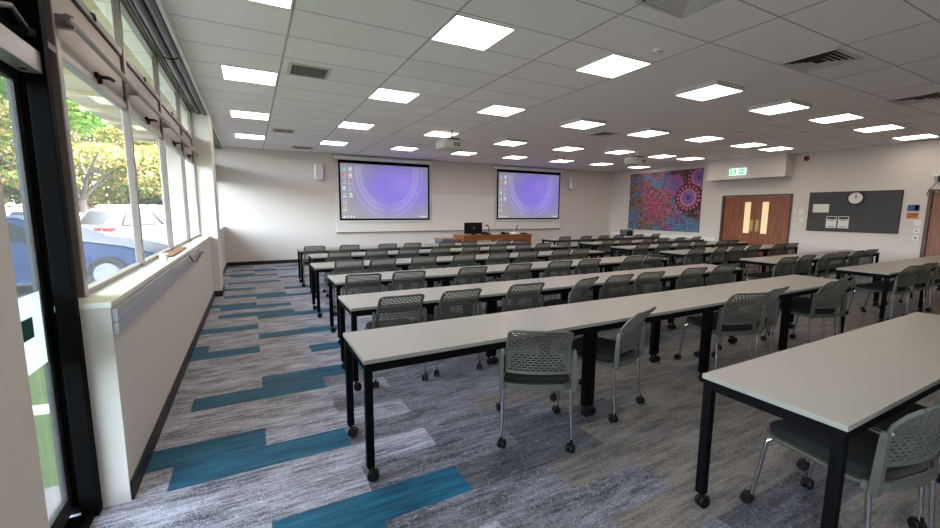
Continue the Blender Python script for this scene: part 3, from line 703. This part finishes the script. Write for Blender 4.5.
def plate(y0, y1, z0, z1, lab, dark=False, name='wall_switch'):
    P = thing(name, lab, 'switch', (XR, y0, z0)); MB().box((-.014, 0, 0), (0, y1-y0, z1-z0)).build('switch_plate', m_white, P, bevel=.003)
    c, d = (y1-y0), (z1-z0); MB().box((-.019, c*.35, d*.35), (-.0142, c*.65, d*.65)).build('switch_button', m_ink if dark else m_lampf, P)
plate(5.95, 6.0, 1.50, 1.60, 'upper left white switch plate between the double doors and notice board')
plate(5.78, 5.88, 1.50, 1.60, 'upper right white switch plate between the double doors and notice board')
plate(5.93, 6.0, 1.29, 1.35, 'white switch plate with dark slot, middle of the left column by the doors', True)
plate(5.77, 5.86, 1.26, 1.35, 'faint white plate below the upper right switch by the doors')
plate(5.91, 6.0, 1.11, 1.21, 'white switch plate with dark button, lowest by the double doors', True)
plate(3.50, 3.60, 1.23, 1.35, 'white switch plate directly under the blue and orange poster')
plate(3.50, 3.60, 1.06, 1.16, 'grey key switch plate, middle one under the poster', True)
plate(3.50, 3.60, .89, 1.01, 'white switch plate with dark button, lowest under the poster', True)
plate(8.56, 8.62, 1.33, 1.39, 'tiny dark sensor right of the dot painting', True, 'wall_sensor')
plate(3.98, 4.16, .24, .32, 'white double power socket low on the wall below the notice board', name='power_socket')
A = thing('fire_alarm', 'round red fire alarm sounder high beside the bulkhead', 'alarm', (XR, 5.84, 2.97))
MB().cyl((-.05, 0, 0), .07, .05, 'x', 28, bev=.012).build('alarm_body', m_red, A, smooth=True)
MB().cyl((-.056, 0, 0), .03, .006, 'x', 20).build('alarm_centre', m_blackp, A)
X = thing('exit_sign', 'lit green exit sign with running man on the bulkhead', 'exit sign', (13.0, 7.14, 2.62))
MB().box((-.045, 0, 0), (0, .46, .19)).build('sign_body', m_exitw, X, bevel=.004)
MB().box((-.048, .26, .015), (-.0455, .44, .175)).build('door_symbol', m_green, X)
MB().box((-.048, .05, .015), (-.0455, .19, .175)).build('arrow_field', m_green, X)
def flat(pts, x=-.0495): return MB().add([(x, p[0], p[1]) for p in pts]+[(x+.001, p[0], p[1]) for p in pts], [tuple(range(len(pts))), tuple(range(2*len(pts)-1, len(pts)-1, -1))]+[(i, (i+1) % len(pts), len(pts)+(i+1) % len(pts), len(pts)+i) for i in range(len(pts))])
mm = MB(); mm.cyl((-.0495, .355, .145), .014, .002, 'x', 14)
for pts in ([(.37, .13), (.35, .135), (.325, .09), (.345, .08)], [(.365, .125), (.39, .11), (.40, .085), (.392, .082), (.38, .10), (.36, .112)], [(.335, .12), (.31, .125), (.305, .10), (.314, .10), (.318, .113), (.34, .11)],
            [(.345, .088), (.375, .06), (.37, .03), (.36, .03), (.36, .055), (.325, .08)], [(.33, .085), (.31, .06), (.285, .055), (.285, .045), (.318, .048), (.345, .08)]):
    q = flat(pts); mm.add(q.v, q.f)
mm.build('running_man', m_exitw, X)
flat([(.16, .095), (.125, .13), (.125, .105), (.08, .105), (.08, .085), (.125, .085), (.125, .06)]).build('arrow', m_exitw, X)
H = thing('wall_bracket', 'white bracket with hanging bent wire above the right door', 'bracket', (XR, 3.34, 2.30))
MB().box((-.10, -.04, .02), (0, .06, .07)).build('bracket_box', m_white, H, bevel=.004)
MB().box((-.08, -.05, -.1), (-.05, -.02, .03)).build('bracket_arm', m_blackp, H)
MB().tube([(-.06, -.03, -.08), (-.05, .03, -.17), (-.05, .10, -.27), (-.05, .115, -.33), (-.05, .12, -.40)], .007, 8).build('bent_wire', m_blackp, H, smooth=True)
small('wall_trunking', 'low white cable trunking along the right wall under the painting', 'cable trunking', MB().box((-.05, 0, 0), (0, 4.4, .12)), m_white, (XR, 8.15, .56), bevel=.006)
b = thing('waste_bin', 'slate blue bin with dark side against the right wall under the painting', 'bin', (13.2, 11.55, 0))
MB().box((-.22, -.17, 0), (.12, .17, .80)).build('bin_body', m_slate, b, bevel=.012)
MB().box((-.21, -.174, .06), (.11, -.171, .74)).build('bin_side', m_blackp, b)
# ------------------------------------------------------------------ tables
TH, TD = .715, .57
def caster(parent, x, y, r=.033, wd=.044, z_top=.09, seed=0, name='caster'):
    m = MB(); dx, dy = .014*sin(seed), -.014*cos(seed)
    for q in (-1, 1): m.cyl((q*wd*.28-wd*.2, 0, r), r, wd*.4, 'x', 18, bev=.004)
    m.box((-wd*.42, -r*.7, r*1.05), (wd*.42, r*.5, r*1.9))
    m.v = [(x+dx+px*cos(seed)-py*sin(seed), y+dy+px*sin(seed)+py*cos(seed), pz) for px, py, pz in m.v]
    m.cyl((x, y, r*1.2), .009, z_top-r*1.2, n=10)
    return m.build(name, m_blackp, parent, smooth=True)
def make_table(L):
    T = thing('training_table', 'x', 'table')
    t = MB(); t.box((.001, 0, TH-.024), (L-.001, TD, TH)); o = t.build('tabletop', [m_top, m_edge], T, bevel=.0025)
    for p in o.data.polygons:
        if abs(p.normal.z) < .5: p.material_index = 1
    f = MB(); z0, z1 = TH-.075, TH-.0245
    f.box((.012, .012, z0), (L-.012, .045, z1)); f.box((.012, TD-.045, z0), (L-.012, TD-.012, z1)); f.box((.012, .045, z0), (.045, TD-.045, z1)); f.box((L-.045, .045, z0), (L-.012, TD-.045, z1))
    f.build('table_frame', m_black, T, bevel=.002)
    for x in (.006, L-.048):
        for y in (.006, TD-.048):
            l = MB().box((x, y, .085), (x+.042, y+.042, TH-.0245)).build('leg', m_black, T, bevel=.004)
            caster(l, x+.021, y+.021, seed=1.0+random.random()*.9)
    return T
srcs = {}
def table(x0, x1, y, lab, group):
    L = round(x1-x0, 3)
    if L not in srcs: srcs[L] = make_table(L); T = srcs[L]
    else: T = copy_tree(srcs[L])
    T.location = (x0, y, 0); T['label'] = lab; T['group'] = group
    return T
LROW = [(2.12, [.49, 2.13, 3.52, 4.86, 6.20]), (3.34, [.68, 2.03, 3.39, 4.75, 6.20]), (4.63, [.79, 2.13, 3.53, 4.93, 6.33]), (5.97, [.75, 2.06, 3.44, 4.82, 6.20]), (7.35, [.88, 2.22, 3.58, 4.94, 6.30]), (8.58, [.81, 2.12, 3.48, 4.84, 6.20])]
RROW = [(.617, [1.94, 3.365, 4.76, 6.16]), (2.17, [7.48, 8.94, 10.40, 11.86]), (3.49, [7.43, 8.83, 10.23, 11.40]), (5.02, [7.35, 8.79, 10.23, 11.60]), (6.25, [7.28, 8.78, 10.28, 11.78]), (7.5, [7.50, 8.94, 10.38, 11.82]), (9.0, [7.43, 8.89, 10.35, 11.81])]
LN = ['nearest', 'second', 'third', 'fourth', 'fifth', 'farthest']
RN = ['short lower right row', 'nearest row by the notice board', 'second row by the right wall', 'third row by the right wall', 'fourth row by the right wall', 'fifth row by the right wall', 'farthest row by the right wall']
for i, (y, xs) in enumerate(LROW):
    for k in range(4):
        table(xs[k], xs[k+1], y, 'pale rectangular wheeled table, %s from the windows in the %s left-hand row' % (ORD[k], LN[i]), 'tables of the left-hand rows')
for i, (y, xs) in enumerate(RROW):
    for k in range(3):
        if i == 0 and k == 2: continue
        table(xs[k], xs[k+1], y, 'pale rectangular wheeled table, %s from the left in the %s' % (ORD[k], RN[i]), 'tables of the right-hand rows')

# ------------------------------------------------------------------ chairs
def make_chair():
    C = thing('mesh_back_chair', 'x', 'chair')
    # seat cushion with a rounded front
    s = MB(); s.slab(rrect(.43, .43, .07, 6, 0, .035), [(.425, .02), (.432, .004), (.452, 0), (.466, .012), (.472, .035)])
    s.build('seat', m_seat, C, smooth=True)
    # plastic seat shell with a raised rear lip
    f = MB(); f.slab(rrect(.455, .46, .08, 6, 0, .03), [(.398, .03), (.402, .008), (.412, 0), (.424, 0), (.4245, .014)])
    rl = [(-.235, -.195), (-.16, -.232), (-.06, -.248), (.06, -.248), (.16, -.232), (.235, -.195)]
    for (ra, rb) in zip(rl[:-1], rl[1:]):
        f.add([(ra[0], ra[1], .405), (rb[0], rb[1], .405), (rb[0], rb[1]+.022, .405), (ra[0], ra[1]+.022, .405), (ra[0], ra[1], .442), (rb[0], rb[1], .442), (rb[0], rb[1]+.016, .442), (ra[0], ra[1]+.016, .442)],
              [(3, 2, 1, 0), (4, 5, 6, 7), (0, 1, 5, 4), (1, 2, 6, 5), (2, 3, 7, 6), (3, 0, 4, 7)])
    f.build('seat_shell', m_chair, C, smooth=True)
    # slotted backrest: a curved sheet with staggered slots cut through
    nc, nr = 44, 37; zb, zt, hw, th = .510, .808, .187, .006
    def surf(u, v, d=0):
        z = zb+(zt-zb)*v; x = u*hw*(1+.05*(1-v)) ; q = max(0, (v-.38)/.62); y = -.206-.020*v-.095*q*q*(1.6-.6*q)-.030*(1-u*u)*(1-.4*v)
        
        cr = max(0, abs(u)-.93)/.07
        z -= .012*cr*cr*(v > .9)*(v-.9)*10
        return (x, y+d, z)
    hole = set()
    for j in range(nr):
        if j < 2 or j >= nr-2 or j % 2: continue
        o = 0 if (j//2) % 2 else 2
        for i in range(2, nc-2):
            if (i+o) % 4 != 0: hole.add((i, j))
    bm = MB(); idx = {}
    def V(i, j, s):
        k = (i, j, s)
        if k not in idx: idx[k] = len(bm.v); bm.v.append(surf(-1+2*i/nc, j/nr, th if s else 0))
        return idx[k]
    def F(*q): bm.f.append(q); bm.mi.append(0)
    full = lambda i, j: 0 <= i < nc and 0 <= j < nr and (i, j) not in hole
    for i in range(nc):
        for j in range(nr):
            if not full(i, j): continue
            F(V(i, j, 0), V(i+1, j, 0), V(i+1, j+1, 0), V(i, j+1, 0)); F(V(i, j+1, 1), V(i+1, j+1, 1), V(i+1, j, 1), V(i, j, 1))
            if not full(i-1, j): F(V(i, j, 0), V(i, j+1, 0), V(i, j+1, 1), V(i, j, 1))
            if not full(i+1, j): F(V(i+1, j, 0), V(i+1, j, 1), V(i+1, j+1, 1), V(i+1, j+1, 0))
            if not full(i, j-1): F(V(i, j, 0), V(i, j, 1), V(i+1, j, 1), V(i+1, j, 0))
            if not full(i, j+1): F(V(i, j+1, 0), V(i+1, j+1, 0), V(i+1, j+1, 1), V(i, j+1, 1))
    bm.build('backrest', m_chair, C)
    # side posts that carry the back, with the border of the back
    g = MB()
    for s in (-1, 1):
        rings = []
        for z, x0, x1, y0, y1 in ((.40, .210, .236, -.232, -.200), (.47, .212, .238, -.236, -.205), (.56, .213, .237, -.238, -.209), (.64, .213, .233, -.238, -.212), (.660, .212, .230, -.238, -.213), (.664, .215, .226, -.235, -.211)):
            rings.append([(s*x0, y0, z), (s*x1, y0, z), (s*x1, y1, z), (s*x0, y1, z)])
        g.loft(rings)
        g.tube([surf(s*1.0, v, .004) for v in (0, .2, .4, .6, .8, .97)], .009, 8)
        g.tube([(s*.222, -.215, .48), (s*.208, -.218, .50)], .010, 6); g.tube([(s*.222, -.222, .645), (s*.205, -.222, .640), (s*.190, -.235, .66)], .010, 6)
    g.tube([surf(-1+2*i/12, 1.0-(.02 if i in (0, 12) else 0), .004) for i in range(13)], .0065, 8)
    g.tube([surf(-1+2*i/12, 0, .004) for i in range(13)], .009, 8)
    g.build('back_frame', m_chair, C, smooth=True)
    for s in (-1, 1):
        l = MB().tube([(s*.12, .17, .39), (s*.17, .20, .392)]+bez((s*.18, .205, .392), (s*.207, .22, .392), (s*.209, .226, .36), 5)+[(s*.215, .268, .06)], .0105, 10).build('leg', m_chrome, C, smooth=True)
        caster(l, s*.216, .272, .028, .050, .078, random.random()*6)
        l = MB().tube([(s*.213, -.195, .43), (s*.214, -.197, .36), (s*.222, -.222, .06)], .0105, 10).build('leg', m_chrome, C, smooth=True)
        caster(l, s*.223, -.226, .028, .050, .078, random.random()*6)
    return C
chair0 = make_chair(); used = [False]
def chair(x, y, rot, lab, group):      # x, y: centre of the top of the back
    if used[0]: c = copy_tree(chair0)
    else: c = chair0; used[0] = True
    a = radians(rot); ox, oy = 0, -.325
    c.location = (x-(ox*cos(a)-oy*sin(a)), y-(ox*sin(a)+oy*cos(a)), 0); c.rotation_euler = (0, 0, a); c['label'] = lab; c['group'] = group
    return c
GL, GR = 'chairs at the left-hand rows', 'chairs at the right-hand rows'
near = [(1.475, 1.88, -31, 'slotted-back chair turned to the left, foremost at the windows end of the nearest row'), (2.475, 1.95, 18, 'slotted-back chair turned to the right beside the first double table legs'),
        (3.85, 1.96, -17, 'slotted-back chair third in the nearest row, overlapping the one behind'), (4.35, 1.98, 5, 'slotted-back chair half hidden behind the third chair of the nearest row'),
        (5.38, 1.90, -13, 'slotted-back chair with visible grey seat near the nearest row end'), (5.90, 2.04, 8, 'last slotted-back chair at the aisle end of the nearest row')]
for x, y, rt, lab in near: chair(x, y, rt, lab, GL)
CL = [(3.34, [(1.09, -3), (1.66, -1), (2.38, -4), (3.19, 15), (3.68, 0), (4.2, -5), (5.03, -6), (5.7, -8)]),
      (4.63, [(1.08, -8), (1.62, -6), (2.48, -4), (3.19, -5), (3.91, -6), (4.48, -4), (5.44, -5), (5.93, -7)]),
      (5.97, [(1.2, -9), (1.7, 0), (2.34, -9), (3.05, -6), (3.72, -6), (4.33, -6), (5.08, -5), (5.57, 0)]),
      (7.35, [(1.33, -3), (1.98, -5), (2.59, -2), (3.25, 0), (3.93, -4), (4.56, -5), (5.21, 0), (5.75, -3)]),
      (8.58, [(1.08, -5), (1.76, -3), (2.56, -2), (3.12, -2), (3.96, -1), (4.54, 0), (5.5, 0), (5.98, 0)])]
for i, (y, cs) in enumerate(CL):
    for k, (x, rt) in enumerate(cs):
        chair(x*.99, y-.125, rt, 'grey-green slotted-back chair, %s from the windows in the %s left-hand row' % (ORD[k], LN[i+1]), GL)
chair(2.335, .43, -10, 'slotted-back chair pushed under the table in the lower right corner', GR)
chair(2.95, .44, -8, 'slotted-back chair cut by the right edge in the lower right corner', GR)
CRT = [(2.17, [(7.96, -6), (8.52, -8), (9.4, -5)]), (3.49, [(7.61, -8), (8.21, -5), (8.93, 3), (9.44, -8), (10.12, 2), (10.65, -8)]), (5.02, [(7.57, -8), (8.36, 0), (8.94, -5), (9.55, -5), (10.56, -6), (11.08, -8)]),
       (6.25, [(7.55, -3), (8.28, -5), (8.98, -4), (9.59, -5), (10.47, -6), (10.95, -4)]), (7.5, [(7.83, -4), (8.45, -4), (9.3, -3), (9.88, -3), (10.59, 0), (11.31, 0)]), (9.0, [(7.74, -4), (8.53, -2), (9.23, -3), (9.85, -2), (10.71, 0), (11.5, 0)])]
for i, (y, cs) in enumerate(CRT):
    for k, (x, rt) in enumerate(cs):
        chair(x, y-.125, rt, 'grey-green slotted-back chair, %s from the left in the %s' % (ORD[k], RN[i+1]), GR)

# ------------------------------------------------------------------ outside
GZ = -.10
def ground(name, a, b, m, lab, z=GZ): 
    return tag(MB().box((a[0], a[1], z-.2), (b[0], b[1], z)).build(name, m), lab, name.split('_')[0], kind='structure')
ground('lawn', (-4.2, -6), (-.98, 7.6), m_grass, 'green lawn outside the glazed door')
ground('car_park', (-60, 7.6), (14, 70), m_asph, 'grey asphalt car park outside the windows', GZ+.01)
ground('street', (-60, -6), (-4.2, 7.6), m_asph, 'grey asphalt road beyond the lawn', GZ-.02)
ground('footpath', (-1.75, 1.0), (-.98, 3.05), m_path, 'pale concrete path outside the glazed door', GZ+.02)
rl = thing('pipe_rail', 'low white pipe rail across the lawn outside the door', 'rail', (-1.9, 3.9, GZ))
MB().tube([(-1.2, 0, .22), (1.0, -.15, .22)], .035, 12).build('rail_pipe', m_white, rl, smooth=True)
for x in (-1.0, .8): MB().cyl((x, -.02 if x < 0 else -.13, -.02), .03, .24).build('rail_post', m_white, rl)
ev = thing('roof_eave', 'cream roof eave with battens outside the clerestory panes', 'eave', (-.98, -3, 3.16), kind='structure')
MB().box((-1.5, 0, .1), (0.0, 16.2, .2)).build('eave_board', m_eave, ev)
e = MB()
for k in range(14): e.box((-1.5, .6+1.2*k, .02), (0, .68+1.2*k, .1))
e.build('eave_batten', m_eave, ev)
wg = MB().box((-1.95, 13.0, -.3), (-.81, 13.3, 3.6)).build('wall_wing', m_ext); tag(wg, 'cream outside wall beyond the last windows', 'wall', kind='structure')

def make_car(name, lab, cat, paint, loc, az, suv=True, L=4.5, W=1.84):
    C = thing(name, lab, cat, loc, radians(90-az)); H = 1.66 if suv else 1.45     # local +x is forward
    if suv: prof = [(0, .45), (.02, .95), (.10, 1.06), (.42, 1.56), (.75, 1.64), (1.6, 1.66), (2.3, 1.60), (3.05, 1.12), (3.6, 1.04), (4.25, .93), (4.46, .72), (4.48, .40), (4.3, .25), (.15, .28)]
    else: prof = [(0, .42), (.03, .80), (.15, .95), (.75, 1.02), (1.35, 1.40), (1.8, 1.45), (2.4, 1.42), (3.2, 1.0), (3.9, .88), (4.4, .72), (4.52, .55), (4.5, .35), (4.3, .22), (.15, .25)]
    n = len(prof); b = MB(); rings = []
    for s, t in ((-1, 1), (-.94, 0), (.94, 0), (1, 1)): pass
    belt = 1.06 if suv else .95
    def ring(sy, shrink):
        return [(x, sy*(W/2-(.16*max(0, (z-belt)/.55) if z > belt else 0))*(1-0), z) for x, z in prof]
    b.loft([[(x*.985+.03, -(W/2-.06)-( -.14*max(0, (z-belt)/.55)), .42+(z-.42)*.97) for x, z in prof], ring(-1, 0) and [(x, y+ .02, z) for x, y, z in ring(-1, 0)], [(x, y-.02, z) for x, y, z in ring(1, 0)], [(x*.985+.03, (W/2-.06)-.14*max(0, (z-belt)/.55), .42+(z-.42)*.97) for x, z in prof]])
    b.build('car_body', paint, C, smooth=True, bevel=.03, seg=3)
    side = [(.55, belt+.03), (.72, 1.46), (2.2, 1.50), (2.85, belt+.05)] if suv else [(.95, belt+.06), (1.42, 1.33), (2.3, 1.33), (2.95, belt+.04)]
    for s in (-1, 1):
        for (ua, ub) in ((0, .49), (.52, 1)):
            def P(u, top): 
                a = side[1] if top else side[0]; c = side[2] if top else side[3]
                return (a[0]+(c[0]-a[0])*u, a[1]+(c[1]-a[1])*u)
            q = [P(ua, 0), P(ub, 0), P(ub, 1), P(ua, 1)]
            o = [(x, s*(W/2-.015-.16*max(0, (z-belt)/.55)+d), z) for d in (.0, -.03) for x, z in q]
            MB().add(o, [(0, 1, 2, 3), (7, 6, 5, 4), (0, 1, 5, 4), (1, 2, 6, 5), (2, 3, 7, 6), (3, 0, 4, 7)]).build('side_window', m_cglass, C)
    rw = [(.12, 1.10), (.40, 1.52)] if suv else [(.80, 1.06), (1.30, 1.37)]; fw = [(2.98, 1.15), (2.36, 1.56)] if suv else [(3.12, 1.02), (2.48, 1.39)]
    for (p, q, sg) in ((rw[0], rw[1], -1), (fw[0], fw[1], 1)):
        MB().add([(p[0]+sg*.012, -.68, p[1]), (p[0]+sg*.012, .68, p[1]), (q[0]+sg*.012, .58, q[1]), (q[0]+sg*.012, -.58, q[1]), (p[0]-sg*.05, -.68, p[1]-.03), (p[0]-sg*.05, .68, p[1]-.03), (q[0]-sg*.05, .58, q[1]-.03), (q[0]-sg*.05, -.58, q[1]-.03)],
                 [(0, 1, 2, 3), (7, 6, 5, 4), (0, 1, 5, 4), (1, 2, 6, 5), (2, 3, 7, 6), (3, 0, 4, 7)]).build('windscreen', m_cglass, C)
    for s in (-1, 1):
        for x in (.82, 3.62):
            wh = MB().cyl((x, s*(W/2-.11)-.11, .34), .34, .22, 'y', 28, bev=.03).build('wheel', m_tyre, C, smooth=True)
            MB().cyl((x, s*(W/2+.0)-.012, .34), .21, .024, 'y', 20, bev=.005).build('wheel_rim', m_cars, wh, smooth=True)
        MB().box((-.02, s*(W/2-.36)-.30*.5, .92 if suv else .75), (.10, s*(W/2-.36)+.30*.5, 1.03 if suv else .88)).box((.0, s*(W/2-.06)-.06, .92 if suv else .75), (.34, s*(W/2-.06)+.04, 1.02 if suv else .86)).build('tail_light', m_tail, C, bevel=.02)
        MB().box((2.78, s*(W/2+.04)-.09, belt+.0), (2.92, s*(W/2+.04)+.09, belt+.13)).build('side_mirror', paint, C, bevel=.03)
        for x in (1.15, 2.1): MB().box((x, s*(W/2)-.02, belt-.16), (x+.18, s*(W/2)+.02, belt-.13)).build('door_handle', paint, C, bevel=.005)
        if suv: MB().tube([(.6, s*.62, 1.665), (.7, s*.62, 1.70), (2.0, s*.62, 1.70), (2.15, s*.62, 1.66)], .015, 8).build('roof_rail', m_chrome, C)
    return C
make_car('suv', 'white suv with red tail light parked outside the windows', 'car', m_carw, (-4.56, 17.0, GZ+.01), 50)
make_car('sedan', 'blue car parked nose towards the building outside the windows', 'car', m_carb, (-6.1, 11.3, GZ+.01), 92, False)
make_car('hatchback', 'silver car parked beyond the blue car', 'car', m_cars, (-8.6, 21.3, GZ+.01), 62, True)

def leaves(mb, c, rad, n, size, rg, shape=1.0, shell=.55):
    for _ in range(n):
        while True:
            p = Vector((rg.uniform(-1, 1), rg.uniform(-1, 1), rg.uniform(-1, 1)))
            if shell < p.length < 1: break
        q = Vector((c[0]+p.x*rad[0], c[1]+p.y*rad[1], c[2]+p.z*rad[2])); s = size*rg.uniform(.6, 1.4)
        d = Vector((rg.gauss(0, 1), rg.gauss(0, 1), rg.gauss(0, .7))).normalized(); e = d.orthogonal().normalized(); e = (e*rg.uniform(-1, 1)+d.cross(e)*rg.uniform(-1, 1)).normalized()
        mb.add([q-d*s, q-e*s*.45, q+d*s, q+e*s*.45], [(0, 1, 2, 3)])
def tree(name, lab, base, trunk_h, blobs, m, size, n, seed, forks=5, tr=.16):
    rg = random.Random(seed); T = thing(name, lab, 'tree', base)
    t = MB(); t.tube([(0, 0, -.1), (.05, 0, trunk_h*.5), (0, .05, trunk_h)], tr, 10, [tr*1.3, tr, tr*.8])
    for k in range(forks):
        a = 2*pi*k/forks+rg.random()*.6; l = rg.uniform(1.6, 2.6); h = rg.uniform(.9, 2.2)
        p = [(0, 0, trunk_h*.85), (cos(a)*l*.35, sin(a)*l*.35, trunk_h+h*.4), (cos(a)*l, sin(a)*l, trunk_h+h)]; t.tube(p, tr, 8, [tr*.6, tr*.4, tr*.15])
        for q in range(2):
            b = a+rg.uniform(-.9, .9); t.tube([p[1], (p[1][0]+cos(b)*.9, p[1][1]+sin(b)*.9, p[1][2]+rg.uniform(.2, .9))], .03, 6, [tr*.3, tr*.1])
    t.build('trunk', m_bark, T, smooth=True)
    L = MB()
    for (c, rad, k) in blobs: leaves(L, c, rad, int(n*k), size, rg)
    L.build('foliage', m, T)
    return T
lm1 = leaf_mat('autumn_leaves', [(126, 128, 66), (104, 122, 60), (140, 132, 76), (140, 112, 76), (88, 106, 54), (146, 136, 92)])
lm2 = leaf_mat('green_leaves', [(78, 108, 46), (94, 120, 54), (66, 94, 42), (100, 126, 62)])
lm3 = leaf_mat('dark_leaves', [(44, 66, 44), (56, 78, 50), (66, 90, 56), (50, 70, 52)])
tree('autumn_tree', 'spreading tree with yellow and orange autumn leaves beyond the cars', (-6.6, 24.5, GZ), 2.3, [((0, 2.8, 4.0), (4.8, 2.2, 2.9), 1), ((-3.2, 1, 3.6), (2.4, 1.8, 1.5), .3), ((2.6, 1.2, 3.4), (2.0, 1.8, 1.3), .25), ((0, 1, 7), (4, 3, 2.4), .4), ((.8, -.8, 3.9), (1.6, .7, .5), .05), ((-1.2, -.9, 2.8), (1.5, .6, .35), .04)], lm1, .105, 19000, 1, 6)
tree('evergreen_tree', 'dark green bushy tree right of the autumn tree', (-3.4, 27.5, GZ), 1.5, [((0, 0, 3.0), (2.4, 2.0, 2.9), 1), ((.6, 0, 6), (2.4, 1.6, 2.2), .5)], lm3, .10, 14000, 2, 4)
tree('maple_tree', 'bright green maple boughs close outside the first window', (-5.2, 10.9, GZ), 3.6, [((1.2, 1.0, 5.0), (2.0, 2.2, 1.3), 1), ((1.7, 2.2, 3.95), (.7, 1.2, .55), .18), ((-1.8, 0, 5.0), (2.2, 2, 1.6), .8)], lm2, .11, 4200, 3, 5, .12)
tree('orange_tree', 'tree with orange autumn leaves behind the blue car', (-13.5, 26.5, GZ), 2.2, [((0, 0, 4.4), (4.4, 3.0, 3.4), 1), ((-3, 0, 3), (3, 2, 2.6), .5)], leaf_mat('orange_leaves', [(138, 94, 62), (124, 80, 54), (134, 112, 66), (104, 100, 54)]), .17, 5000, 4)
tree('background_tree', 'tall pale green tree in the far background', (-9.5, 34, GZ), 2.5, [((0, 0, 6), (8, 3, 5), 1), ((-12, 0, 6), (8, 3, 5), .9), ((6, 4, 5), (6, 3, 5), .7)], lm1, .26, 5000, 5)
hd = MB(); rg = random.Random(9)
for k in range(16): leaves(hd, (-22+1.6*k, 27+.1*k, .85), (1.1, .7, 1.1), 420, .13, rg)
tag(hd.build('hedge', lm3), 'dark green hedge behind the parked cars', 'hedge')
